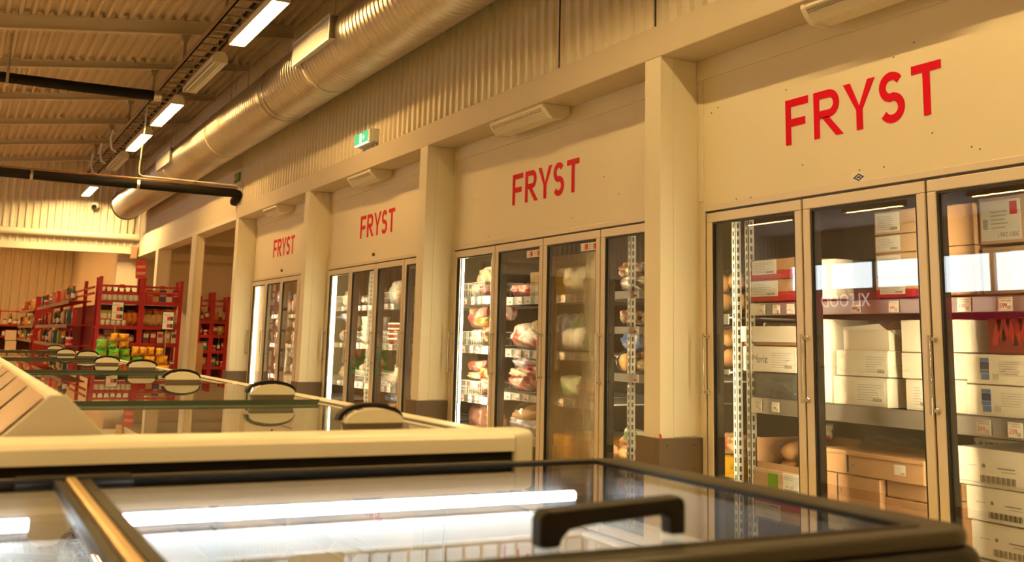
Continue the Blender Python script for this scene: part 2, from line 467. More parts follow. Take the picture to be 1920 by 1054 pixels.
# roof purlins
def purlin_depth(y): return .16 if y == 12.62 else .095
for i, y in enumerate([8.1, 10.4, 12.62, 14.86, 17.10, 19.30, 21.57, 23.85]):
    x0, x1 = -2.0, 3.30
    g = G()
    def zz(x, d): return roofz(x) - .057 - d
    dp = purlin_depth(y)
    for (da, db, hw) in ((.0, .010, .05), (.010, dp - .012, .010), (dp - .012, dp, .05)):
        g.add([(x0, y - hw, zz(x0, db)), (x1, y - hw, zz(x1, db)), (x1, y + hw, zz(x1, db)), (x0, y + hw, zz(x0, db)),
               (x0, y - hw, zz(x0, da)), (x1, y - hw, zz(x1, da)), (x1, y + hw, zz(x1, da)), (x0, y + hw, zz(x0, da))],
              [(0, 3, 2, 1), (4, 5, 6, 7), (0, 1, 5, 4), (1, 2, 6, 5), (2, 3, 7, 6), (3, 0, 4, 7)])
    struct(g.build('beam', STEELP))

# taupe bumper guards on the pillars
for i, (y0, y1, w, g_) in enumerate([(4.88, 5.035, 'pillar beside the widest FRYST bay, nearest the shopper', 0), (8.29, 8.45, 'second pillar along the freezer wall', 0),
                                     (11.715, 11.885, 'third pillar along the freezer wall', 0), (15.135, 15.30, 'last pillar before the open columns', 0)]):
    g = G().box(XF - .03, XF, y0 - .004, y1 + .035, .46, .655)
    g.box(XF - .03, XW - .008, y0 - .035, y0 - .004, .46, .655)
    s = g.use(1)
    for zz_ in (.50, .62):
        for xx in (XF + .02, XW - .07): s.tube([(xx, y0 - .0375, zz_), (xx, y0 - .034, zz_)], .006, 8)
    o = tag(g.build('bumper_guard', [BUMPER, INK], bevel=.006), 'taupe bumper guard around the ' + w, 'bumper')

tag(G().prism([(3.348, .656), (3.342, .675), (3.334, .684), (3.330, .672), (3.332, .656)][::-1], 'y', 4.846, 4.850).build('red_tag', INKR), 'tiny torn red tag on top of the nearest bumper guard', 'tag')
tag(G().box(XD + .002, XD + .004, 4.775, 4.815, 1.874, 1.890).use(1).box(XD + .0015, XD + .002, 4.785, 4.805, 1.879, 1.885).build('frame_sticker', [PAPER, INKG]), 'tiny white sticker at the upper corner of the nearest door surround', 'sticker')
# FRYST lettering: own outlines, condensed bold
def stroke(g, p, q, w, x):
    p, q = Vector(p), Vector(q); d = (q - p).normalized(); n = Vector((-d.y, d.x)) * w / 2
    pl = [p - n, q - n, q + n, p + n]
    return pl
def letter_polys(ch):
    W_, H_, t = .165, .23, .038
    if ch == 'F': return [[(0, 0), (t, 0), (t, H_), (0, H_)], [(t, H_ - t), (W_, H_ - t), (W_, H_), (t, H_)], [(t, H_ * .56 - t), (W_ * .86, H_ * .56 - t), (W_ * .86, H_ * .56), (t, H_ * .56)]]
    if ch == 'T': return [[(.0625, 0), (.1005, 0), (.1005, H_ - t), (.0625, H_ - t)], [(0, H_ - t), (.163, H_ - t), (.163, H_), (0, H_)]]
    if ch == 'Y': return [[(.081, 0), (.119, 0), (.119, .095), (.081, .095)], [(.081, .095), (.100, .112), (.044, H_), (0, H_)], [(.100, .112), (.119, .095), (.200, H_), (.156, H_)], [(.081, .095), (.119, .095), (.100, .112)]]
    if ch == 'R':
        out = [[(0, 0), (t, 0), (t, H_), (0, H_)], [(.055, .10), (.100, .10), (.197, 0), (.148, 0)][::-1]]
        cy = H_ - .0675; n = 12; ro, ri = .0675, .0295
        out.append([(t, H_ - t), (.105, H_ - t), (.105, H_), (t, H_)]); out.append([(t, H_ - .135), (.105, H_ - .135), (.105, H_ - .135 + t), (t, H_ - .135 + t)])
        for i in range(n):
            a, b = -PI / 2 + PI * i / n, -PI / 2 + PI * (i + 1) / n
            out.append([(.105 + ri * math.cos(a), cy + ri * math.sin(a)), (.105 + ro * math.cos(a), cy + ro * math.sin(a)), (.105 + ro * math.cos(b), cy + ro * math.sin(b)), (.105 + ri * math.cos(b), cy + ri * math.sin(b))])
        return out
    if ch == 'S':
        pts = []
        c1, c2, r = (.076, H_ - .060), (.076, .060), None
        for i in range(15): a = math.radians(32 + i * (248 - 20) / 14); pts.append((.077 + .054 * math.cos(a), H_ - .066 + .050 * math.sin(a)))
        for i in range(15): a = math.radians(80 - i * (248 - 20) / 14); pts.append((.077 + .056 * math.cos(a), .068 + .051 * math.sin(a)))
        out = []
        k = len(pts); nrm = []
        for i in range(k):
            d = Vector(pts[min(i + 1, k - 1)]) - Vector(pts[max(i - 1, 0)]); d.normalize(); nrm.append(Vector((-d.y, d.x)) * t / 2)
        for i in range(k - 1):
            a, b = Vector(pts[i]), Vector(pts[i + 1])
            out.append([tuple(a - nrm[i]), tuple(b - nrm[i + 1]), tuple(b + nrm[i + 1]), tuple(a + nrm[i])])
        return out
OFF = {'F': 0, 'R': .205, 'Y': .408, 'S': .630, 'T': .825}
for i, (y0, where) in enumerate([(4.147, 'the nearest freezer bay with stacked cartons'), (7.205, 'the second freezer bay, over the frosted pane'),
                                 (10.685, 'the third freezer bay'), (14.152, 'the farthest and smallest freezer bay')]):
    root = empty('wall_lettering', (XW - .004, y0, 2.143), 'red FRYST lettering on the cream panel above ' + where, 'sign', 'red FRYST wall letters')
    for ch in 'FRYST':
        g = G()
        for pl in letter_polys(ch):
            vs = [(XW - .0035, y0 - OFF[ch] - p[0], 2.143 + p[1]) for p in pl] + [(XW - .0005, y0 - OFF[ch] - p[0], 2.143 + p[1]) for p in pl]
            n = len(pl); g.add(vs, [tuple(range(n)), tuple(range(2 * n - 1, n - 1, -1))] + [(j, n + j, n + (j + 1) % n, (j + 1) % n) for j in range(n)])
        g.build('letter', REDV, root)

# little marks on the panels
g = G().box(XW - .002, XW, 3.615, 3.70, 1.895, 1.945); st = tag(g.build('wall_sticker', PAPER), 'small white sticker with a black diamond above the nearest doors', 'sticker')
a = G(); d = [(0, .018), (.036, 0), (0, -.018), (-.036, 0)]
for j in range(4):
    p, q = d[j], d[(j + 1) % 4]
    a.quad((XW - .0025, 3.657 + p[0], 1.922 + p[1]), (XW - .0025, 3.657 + q[0], 1.922 + q[1]), (XW - .0025, 3.657 + q[0] * .6, 1.922 + q[1] * .6), (XW - .0025, 3.657 + p[0] * .6, 1.922 + p[1] * .6))
a.box(XW - .0025, XW - .002, 3.645, 3.669, 1.918, 1.926); a.box(XW - .0025, XW - .002, 3.63, 3.68, 1.898, 1.901)
a.build('diamond_mark', INKB, st)
g = G()
for y, z in ((4.76, 2.42), (4.70, 2.44), (4.14, 2.43), (3.42, 2.44), (3.30, 2.48), (4.03, 2.03), (4.55, 1.915), (4.43, 1.91), (3.65, 1.955), (3.50, 1.95), (3.22, 2.06), (3.02, 1.97), (2.98, 1.955),
             (7.9, 2.26), (7.1, 2.5), (5.9, 2.2), (7.6, 1.94), (6.3, 1.97), (5.72, 2.07), (10.6, 2.5), (10.2, 1.99), (13.7, 1.98), (13.72, 2.0)):
    g.tube([(XW - .003, y, z), (XW + .001, y, z)], .0032, 8)
o = g.build('trim_30', INK); struct(o)
for y, w in ((10.23, 'third'), (13.66, 'farthest')):
    tag(G().tube([(XW - .02, y, 1.955), (XW, y, 1.955)], .016, 12).build('door_stop', mat('dark_bronze', (.10, .07, .04), .5), smooth=40), 'small round brown plug on the panel over the %s freezer bay doors' % w, 'plug')

# ------------------------------------------------------------------ glass freezer doors
ZT, ZB = 1.857, .20
def door(yl, wd, label, fog=False, clips=0):
    """door leaf whose far edge is at yl; width wd towards the viewer"""
    a, b = yl - .006, yl - wd + .006; fw = .047
    root = empty('glass_freezer_door', (XD, (a + b) / 2, ZB), label, 'freezer door', 'glass freezer doors')
    g = G()
    g.box(XD, XD + .035, b, a, ZT - fw - .005, ZT); g.box(XD, XD + .035, b, a, ZB, ZB + fw)
    g.box(XD, XD + .035, a - fw, a, ZB + fw, ZT - fw - .005); g.box(XD, XD + .035, b, b + fw, ZB + fw, ZT - fw - .005)
    g.build('door_frame', ALU, root, bevel=.004)
    g = G(); t = .011; A, B, C, D_ = a - fw, b + fw, ZB + fw, ZT - fw - .005
    g.box(XD + .006, XD + .03, B, A, D_ - t, D_); g.box(XD + .006, XD + .03, B, A, C, C + t)
    g.box(XD + .006, XD + .03, A - t, A, C + t, D_ - t); g.box(XD + .006, XD + .03, B, B + t, C + t, D_ - t)
    g.build('gasket', GASKET, root)
    G().box(XD + .014, XD + .019, B + t, A - t, C + t, D_ - t).build('pane', DOORGL, root)
    if fog:
        G().box(XD + .022, XD + .0225, B + t + .018, A - t - .035, C + t + .02, D_ - t - .07).build('frost_patch', FOG, root)['label'] = 'frost blooming over the inside of the pane'
    # tubular pull on the far stile
    hy = a - .014; g = G()
    g.tube([(XD - .038, hy, .885), (XD - .038, hy, 1.205)], .0075, 10)
    h = g.build('handle', CHROME, root, smooth=50)
    for z in (.90, 1.19):
        G().lathe([(.006, 0), (.006, .032), (.013, .033), (.013, .038)], (0, 0, 0), 10).build('bracket', CHROME, h, smooth=50, local=True)
        b_ = h.children[-1]; b_.location = Vector((XD - .038, hy, z)) - Vector(h['_o']); b_.rotation_euler = (0, PI / 2, 0)
    for c in range(clips):
        y = b + .10 + .11 * (clips - 1 - c)
        tg = G().box(XD + .012, XD + .0135, y - .05, y + .05, 1.735, 1.785); tg.use(1).box(XD + .0112, XD + .012, y - .042, y - .012, 1.742, 1.778)
        tg.use(2).box(XD + .0112, XD + .012, y - .010, y + .004, 1.742, 1.778)
        for q in range(3): tg.use(2).box(XD + .0112, XD + .012, y + .010, y + .044, 1.746 + q * .012, 1.750 + q * .012)
        tg.build('price_card', [PAPER, INKR, INKG], root)
    return root
ords = ['first', 'second', 'third', 'fourth']
bayname = ['bay of cartons', 'second bay', 'third bay', 'farthest bay']
for bi, (a, b) in enumerate(BAYS):
    # fixed aluminium surround and dark mullions
    g = G()
    g.box(XD + .004, XW + .02, b - .045, a + .045, ZT + .012, ZT + .044); g.box(XD + .004, XW + .02, a + .010, a + .045, .16, ZT + .014)
    g.box(XD + .004, XW + .02, b - .045, b - .010, .16, ZT + .014)
    tr = struct(g.build('trim_%d' % (40 + bi), ALU, bevel=.003))
    g = G()
    g.box(XD + .012, XW + .06, b - .012, a + .012, ZT - .002, ZT + .016)
    for k in range(5):
        y = a - k * .77
        g.box(XD + .010, XD + .036, y - .008, y + .008, .16, ZT + .014)
        if k == 0 and bi: g.box(XD + .036, XD + .055, y - .008, y + .10, .16, ZT + .014); continue
        g.box(XD + .036, XD + .054, y - .026, y + .026, .16, ZT + .014)
        g.box(XD + .054, XD + .094, y - .030, y - .024, .16, ZT); g.box(XD + .088, XD + .094, y - .024, y + (.009 if k else .002), .16, ZT)
    g.build('mullion', DARKALU, tr)
    for k in range(4):
        nm = {0: 'bright lamp tube behind it' if bi else 'perforated shelf upright behind it', 1: 'next to the tube-lit end door' if bi else 'lamp glare along its far edge', 2: 'third from the far end', 3: 'half hidden by the pillar' if bi else 'at the near end of the row'}[k]
        if bi == 1 and k == 2: nm = 'its pane frosted over'
        if bi == 1 and k == 3: nm = 'blue bags on its shelves, beside the pillar'
        if bi == 0 and k == 2: nm = 'tall white carton stacks behind it'
        door(a - k * .77, .77, 'aluminium framed glass door of the %s, %s' % (bayname[bi], nm), fog=(bi == 1 and k == 2), clips=2 if (bi == 1 and k in (1, 2)) else 0)
    # cold room tubes: one at the far end, one behind each mullion
    for k in range(5):
        y = a - k * .77
        end = k == 0 and bi > 0
        x = XD + .115 if end else XD + .067
        yy = a + .066 if end else y
        g = G().tube([(x, yy, .45), (x, yy, 1.80)], .0085 if end else .009, 10)
        if k == 0: w = ('bright vertical' if bi else 'hidden vertical') + ' lamp tube at the far end of the ' + bayname[bi]
        else: w = 'vertical lamp tube behind the %s mullion of the %s' % (ords[k - 1], bayname[bi])
        o = tag(g.build('lamp_tube', TUBEE, smooth=50), w, 'lamp', 'cold room lamp tubes')
        G().tube([(x, yy, 1.80), (x, yy, 1.835)], .013, 10).build('end_cap', WHITEP, o, smooth=50); G().tube([(x, yy, .415), (x, yy, .45)], .013, 10).build('end_cap', WHITEP, o, smooth=50)
# cold room shell behind the doors
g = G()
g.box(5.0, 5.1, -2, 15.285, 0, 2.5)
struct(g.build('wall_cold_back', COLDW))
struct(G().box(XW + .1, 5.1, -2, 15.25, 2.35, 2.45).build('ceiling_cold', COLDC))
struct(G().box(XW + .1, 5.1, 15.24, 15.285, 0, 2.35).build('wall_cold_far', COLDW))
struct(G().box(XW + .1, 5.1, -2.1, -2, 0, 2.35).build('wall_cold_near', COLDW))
# ------------------------------------------------------------------ spiral duct
DX, DZ, DR = 2.985, 3.775, .308
duct = empty('ventilation_duct', (DX, 12, DZ - DR), 'fat round spiral steel ventilation duct running under the roof along the wall', 'duct')
def duct_run(y0, y1):
    g = G(); n = 56; pitch = .09; y = y0; rings = []
    while y < y1:
        for dy, h in ((0, 0), (.005, .006), (.013, .006), (.018, 0)): rings.append((y + dy, DR + h))
        y += pitch
    rings.append((y1, DR))
    vs = []
    for ry, rr in rings:
        for j in range(n):
            t = 2 * PI * j / n; k = min(max(ry + (pitch * (j / n) if y0 + .05 < ry < y1 - .2 else 0), y0), y1)
            vs.append((DX + rr * math.cos(t), k, DZ + rr * math.sin(t)))
    k = len(rings)
    g.add(vs, [(i * n + j, i * n + (j + 1) % n, (i + 1) * n + (j + 1) % n, (i + 1) * n + j) for i in range(k - 1) for j in range(n)])
    g.m = [1 if (f // n) % 4 in (0, 1, 2) and False or (f // n) % 4 == 2 else 0 for f in range(len(g.f))]
    return g
for a, b in ((1.5, 11.6), (11.6, 17.6), (17.6, 23.9)):
    duct_run(a, b).build('duct_section', [GALV, mat('duct_seam_shadow', (.09, .07, .05), .5, .4)], duct, smooth=35)  # seam faces painted dark for the shadow of the crimp
def ring(y0, y1, r, ri):
    g = G(); n = 48; vs = []
    for y, rr in ((y0, ri), (y0, r), (y1, r), (y1, ri)):
        for j in range(n): t = 2 * PI * j / n; vs.append((DX + rr * math.cos(t), y, DZ + rr * math.sin(t)))
    return g.add(vs, [(i * n + j, i * n + (j + 1) % n, ((i + 1) % 4) * n + (j + 1) % n, ((i + 1) % 4) * n + j) for i in range(4) for j in range(n)])
for y in (11.6, 17.6): ring(y - .05, y + .05, DR + .014, DR - .004).build('coupling', GALV, duct, smooth=40)
ring(23.86, 23.96, DR + .014, DR - .02).build('end_ring', BLACKR, duct, smooth=40)
g = G(); n = 48
g.add([(DX + DR * math.cos(2 * PI * j / n), 23.94, DZ + DR * math.sin(2 * PI * j / n)) for j in range(n)], [tuple(range(n))]).build('end_cap', GALV, duct)
for y in (9.9, 14.4, 19.0):
    ring(y - .015, y + .015, DR + .012, DR - .002).build('strap', STEELP, duct, smooth=40)
    G().tube([(DX, y, DZ + DR), (DX, y, roofz(DX) - .02)], .006, 6).build('hanger_rod', GALV, duct)
for (y0, y1, w) in ((8.84, 10.01, 'large bright ventilation grille on the near part of the duct, beside the big lit lamp'), (16.78, 18.02, 'smaller looking two panel ventilation grille far along the duct')):
    x0 = 2.62; z0, z1 = 3.682, 3.918
    g = G(); g.box(x0 + .012, DX - .24, y0 + .02, y1 - .02, z0 + .012, z1 - .012)
    r = g.build('grille_box', GALV, duct, bevel=.003); r['label'] = w
    g = G(); f = .022
    g.box(x0, x0 + .012, y0, y1, z0, z0 + f); g.box(x0, x0 + .012, y0, y1, z1 - f, z1); g.box(x0, x0 + .012, y0, y0 + f, z0 + f, z1 - f); g.box(x0, x0 + .012, y1 - f, y1, z0 + f, z1 - f)
    g.box(x0, x0 + .012, (y0 + y1) / 2 - .012, (y0 + y1) / 2 + .012, z0 + f, z1 - f)
    g.build('grille_frame', WHITEE, r)
    g = G(); k = 52
    for i in range(k):
        y = y0 + f + (y1 - y0 - 2 * f) * (i + .5) / k
        g.box(x0 + .002, x0 + .010, y - .0045, y + .0045, z0 + f, z1 - f)
    for i in range(1, 8):
        z = z0 + f + (z1 - z0 - 2 * f) * i / 8; g.box(x0 + .004, x0 + .010, y0 + f, y1 - f, z - .003, z + .003)
    g.build('louvre', WHITEE, r)

# ------------------------------------------------------------------ lamp row
LX, LZ, LW, LL = 2.157, 3.90, .158, 1.66
HOUS = mat('lamp_housing', (.74, .66, .50), .5)
REFL = mat('lamp_reflector', (.88, .86, .80), .25)
def lamp(x, y, lit, label, group, d=.040, mt=None, zt=4.20):
    """gabled trough lamp, open below; y is its near end"""
    w = LW / 2; y1 = y + LL
    root = empty('trough_lamp', (x, y + LL / 2, LZ), label, 'lamp', group)
    g = G()
    out = [(x - w, LZ), (x - w, LZ + .05), (x - .045, LZ + .115), (x + .045, LZ + .115), (x + w, LZ + .05), (x + w, LZ)]
    inn = [(x + w - .006, LZ), (x + .05, LZ + d), (x - .05, LZ + d), (x - w + .006, LZ)]
    g.prism([(p[0], p[1]) for p in out[::-1]] , 'y', y + .004, y + .020)
    g.prism([(p[0], p[1]) for p in out[::-1]], 'y', y1 - .020, y1 - .004)
    vs = [(p[0], yy, p[1]) for yy in (y + .02, y1 - .02) for p in out]
    g.add(vs, [(i, i + 1, 7 + i, 6 + i) for i in range(5)])
    g.build('housing', HOUS, root)
    g = G(); vs = [(p[0], yy, p[1]) for yy in (y + .02, y1 - .02) for p in inn]
    g.add(vs, [(i, i + 1, 5 + i, 4 + i) for i in range(3)])
    g.build('reflector', REFL, root)
    for s in (-1, 1):
        G().tube([(x + s * .036, y + .05, LZ + d - .018), (x + s * .036, y1 - .05, LZ + d - .018)], .013, 10).build('tube', (mt or LAMPE) if lit else WHITEE, root, smooth=50)
    if not lit: G().box(x - .006, x + .006, y + .02, y1 - .02, LZ + .012, LZ + d).build('centre_rib', HOUS, root)
    for yy in (y + .18, y1 - .18):
        G().tube([(x, yy, LZ + .112), (x, yy, zt)], .005, 6).build('hook', GALV, root)
    return root
P_ = 2.39
near = ['lit trough lamp, the largest one, cut by the top edge', 'unlit trough lamp just beyond the biggest lit one', 'lit trough lamp beyond the near unlit one', 'second lit trough lamp beyond the near unlit one',
        'unlit trough lamp far along the row, past two lit ones', 'dim unlit trough lamp half hidden behind the black pipe', 'last lit trough lamp, glowing against the far gable wall']
for i in range(7): lamp(LX, 8.69 + (P_ * i if i < 6 else 13.72), i not in (1, 4, 5), near[i], 'trough lamps under the cable ladder', mt=LAMPW if i == 6 else None)
lamp(LX, 8.69 - P_ * 2, True, 'lit trough lamp overhead, second before the first one in view', 'trough lamps overhead out of view', .105, LAMPM)
for i in (3, 4, 5): lamp(LX, 8.69 - P_ * i, True, 'lit trough lamp overhead, before the first one in view', 'trough lamps overhead out of view', .105, LAMPN)
for i in range(8): lamp(-.75, -3 + 2.39 * i, True, 'added trough lamp lighting the chest freezers from above, out of view', 'added lamps above the chest freezers', .105, LAMPM, 4.40)  # unseen row added to light the freezer tops and end bumper
for x in (-3.4, -9.0):
    for i in range(9): lamp(x, -4 + 3.2 * i, True, 'lit trough lamp in a row across the shop, seen only mirrored in glass', 'trough lamps across the shop', zt=4.29)
for x, y in ((.6, 27.5), (.6, 31.5), (.6, 35.5), (-3.5, 28), (-3.5, 33), (7.4, 18.5)):
    lamp(x, y, True, 'added trough lamp brightening the rooms beyond, hidden behind the walls', 'added lamps of the rooms beyond', .03, LAMPR, 4.53 if x < 1 and x > 0 else (4.29 if x < 0 else 4.5))  # unseen lamps added to brighten the rear hall and side room

# ------------------------------------------------------------------ cable ladder with hangers
CL = empty('cable_ladder', (2.145, 12, 4.18), 'long brown cable ladder running above the row of trough lamps', 'cable ladder')
LAD = mat('ladder_steel', (.40, .31, .22), .5, .3)
for x in (2.03, 2.26):
    g = G().box(x - .008, x + .008, 5.5, 24.5, 4.19, 4.26).box(x - .008, x + .008, 5.5, 24.5, 4.19, 4.195)
    g.build('rail', LAD, CL)
r0 = None
for i in range(63):
    y = 5.6 + .30 * i
    if r0 is None:
        r0 = G().box(2.038, 2.252, y - .016, y + .016, 4.20, 4.218).build('rung', LAD, CL); y00 = y
    else:
        r = r0.copy(); COL.objects.link(r); r.parent = CL; r.location = (0, y - y00, 0)
for x, r in ((2.225, .016),):
    G().tube([(x + .008 * math.sin(y * 1.7 + x * 9), y, 4.222 + r) for y in [5.5 + .5 * k for k in range(39)]], r, 6).build('cable', BLACKR, CL, smooth=60)
for i, y in enumerate([10.4, 12.62, 14.86, 17.10, 19.30, 21.57]):
    w = ['nearest', 'second', 'third', 'fourth', 'fifth', 'farthest'][i]
    zt = roofz(2.05) - .060 - purlin_depth(y)
    h = G(); h.box(2.035, 2.065, y - .02, y + .02, 4.26, zt)
    o = tag(h.build('ladder_hanger', LAD), 'steel hanger post holding the cable ladder from a roof beam, ' + w + ' one', 'hanger')
    G().prism([(2.0, zt), (2.10, zt), (2.075, zt - .07), (2.025, zt - .07)][::-1], 'y', y - .03, y + .03).build('bracket', LAD, o)
for i, y in enumerate((18.2, 19.6, 21.0)):
    g = G(); pts = [(2.0, y, 4.26), (1.95, y, 4.32), (1.93, y, 4.18), (1.96, y, 4.02), (2.03, y, 3.98)]
    tag(g.tube(pts, .018, 8).build('cable_loop', WHITEP, smooth=60), 'pale cable loop hanging off the side of the cable ladder, %s one' % ['nearest', 'middle', 'farthest'][i], 'cable', 'cable loops on the ladder')

# ------------------------------------------------------------------ black pipes
def pipe(name, pts, r, label, clampx, y, z):
    o = tag(G().tube(pts, r, 14).build(name, BLACKR, smooth=50), label, 'pipe')
    return o
pb = pipe('insulated_pipe', [(-2.5, 15.16, 3.165)] + [(x, 15.2, 3.118 - .011 * (x - .33)) for x in (0, 1, 2, 3.0)] + [(3.28, 15.20, 3.088), (3.335, 15.20, 3.075), (3.352, 15.24, 3.055), (3.352, 15.32, 3.03), (3.342, 15.40, 3.01), (3.345, 15.46, 3.0), (3.40, 15.48, 3.0)], .062,
          'lower black insulated pipe crossing to the pillar, bent into the wall', None, 0, 0)
for x in (.70, 2.005):
    g = G(); n = 14
    g.tube([(x + k * .011, 15.2, 3.118 - .011 * (x - .33)) for k in (-1.5, 1.5)], .069, 14)
    g.build('clamp', GALV, pb)
g = G().tube([(-2.4, 15.2, 3.215), (.7, 15.2, 3.193), (2.0, 15.2, 3.182), (3.32, 15.18, 3.165)], .010, 8)
g.build('copper_line', mat('copper', (.45, .20, .10), .4, .6), pb)
cd = tag(G().tube([(2.045, 15.2, 4.20), (2.0, 15.2, 3.32), (2.01, 15.2, 3.24), (2.05, 15.19, 3.215), (2.4, 15.185, 3.21), (3.30, 15.16, 3.19)], .011, 8).build('conduit', WHITEP, smooth=50),
         'thin pale conduit dropping from the ladder and turning along the lower pipe', 'conduit')
pa = pipe('insulated_pipe', [(-2.5, 13.7, 4.03), (.2, 13.7, 4.03), (1.1, 13.7, 4.02), (1.93, 13.7, 4.02)], .062, 'upper black insulated pipe ending under the cable ladder', None, 0, 0)
G().tube([(1.90, 13.7, 4.02), (1.99, 13.7, 4.02)], .070, 14).build('end_cap', GALV, pa, smooth=50)
rod = tag(G().tube([(.27, 13.7, 4.10), (.27, 13.7, 4.68)], .016, 8).build('pipe_hanger', GALV, smooth=50), 'rod hanger holding the upper black pipe from the roof', 'hanger')
G().tube([(.27, 13.7, 4.60), (.27, 13.7, 4.66)], .045, 12).build('ceiling_cup', WHITEP, rod, smooth=50)
G().box(.255, .285, 13.62, 13.78, 3.945, 4.10).build('saddle', GALV, rod)
for i, (x, y, z0, w) in enumerate([(2.62, 12.4, 4.05, 'near'), (2.62, 16.3, 4.05, 'far')]):
    tag(G().tube([(x, y, 3.93), (x, y, roofz(x) - .02)], .005, 6).build('drop_rod', GALV), 'thin %s drop rod beside the duct' % w, 'rod')

# ------------------------------------------------------------------ emergency luminaires under the soffit
for i, (y0, y1) in enumerate([(2.93, 3.75), (6.31, 7.13), (9.76, 10.46), (13.20, 13.86)]):
    g = G(); z1, z0 = 2.738, 2.645
    prof = [(3.375, z1), (3.375, z1 - .025), (3.400, z1 - .062), (3.43, z0), (3.53, z0), (3.585, z1 - .055), (3.595, z1)]
    g.prism(prof, 'y', y0 + .03, y1 - .03)
    o = tag(g.build('batten_light', CREAMP, smooth=25), 'unlit cream batten light under the soffit, %s' % ['over the largest lettering, cut by the top edge', 'second bay', 'third bay', 'farthest bay'][i], 'lamp')
    for a, b in ((y0, y0 + .03), (y1 - .03, y1)):
        pr = [(3.372, z1), (3.372, z1 - .028), (3.398, z1 - .068), (3.43, z0 - .006), (3.532, z0 - .006), (3.59, z1 - .058), (3.60, z1)]
        G().prism(pr, 'y', a, b).build('end_cap', CREAMP, o, bevel=.004)
    g = G()
    for t in (.25, .5, .75):
        x, z = 3.375 + .025 * t - .002, z1 - .025 - .037 * t
        g.tube([(x, y0 + .035, z), (x, y1 - .035, z)], .0035, 6)
    g.build('diffuser_ribs', CHROME, o)

# ------------------------------------------------------------------ exit signs
o = G(); x = 3.30
o.box(x + .02, 3.40, 9.60, 10.07, 2.972, 3.098)
ex = tag(o.build('exit_sign', WHITEP, bevel=.006), 'green exit sign with door pictogram and arrow on the ribbed wall', 'sign')
G().box(x, x + .02, 9.655, 10.06, 2.985, 3.092).build('sign_face', EXITE, ex)
G().box(x - .003, x + .022, 9.605, 9.655, 2.975, 3.096).build('end_cap', WHITEP, ex, bevel=.004)
G().box(x + .001, x + .022, 9.655, 10.06, 2.973, 2.985).build('light_strip', EXITW, ex)
g = G(); X0 = x - .001
g.box(X0, x, 9.845, 9.905, 2.995, 3.082)
g.use(1); X1 = x - .0015; g.box(X1, x - .0005, 9.872, 9.882, 3.02, 3.062); g.box(X1, x - .0005, 9.862, 9.888, 3.04, 3.046); g.box(X1, x - .0005, 9.868, 9.875, 2.999, 3.025); g.box(X1, x - .0005, 9.880, 9.888, 3.004, 3.025); g.box(X1, x - .0005, 9.872, 9.884, 3.063, 3.074)
g.use(0)
g.box(X0, x, 9.765, 9.830, 3.034, 3.042)
for s in (-1, 1): g.add([(X0, 9.760, 3.038), (X0, 9.788, 3.038 + s * .026), (X0, 9.798, 3.038 + s * .026), (X0, 9.770, 3.038)], [(0, 1, 2, 3)])
g.build('pictogram', [EXITW, EXITE], ex)
sg = tag(G().box(3.362, 3.385, 15.32, 15.62, 3.28, 3.41).build('small_sign', mat('sign_olive', (.13, .16, .03), .5)), 'small dark green sign on the smooth wall above the end of the ribs', 'sign')
g = G().box(3.360, 3.362, 15.38, 15.47, 3.30, 3.39); g.use(1).box(3.360, 3.362, 15.50, 15.58, 3.31, 3.37)
g.build('pictogram', [mat('sign_green', (.10, .30, .05), .5), mat('sign_yellow', (.55, .50, .10), .5)], sg)
# camera on the gable wall
cm = tag(G().tube([(2.41, 24.50, 3.76), (2.41, 24.70, 3.76)], .07, 14).build('security_camera', WHITEP, smooth=40), 'small white security camera on the far gable wall under the last lamp', 'camera')
G().blob((2.39, 24.47, 3.74), .05, .05, .05).build('dome', BLACKP, cm, smooth=60)
v = tag(G().tube([(2.6, 24.6, 4.45), (2.6, 24.62, 4.45)], .03, 8).build('wall_plug', INK), 'tiny dark plug on the far gable wall', 'plug')
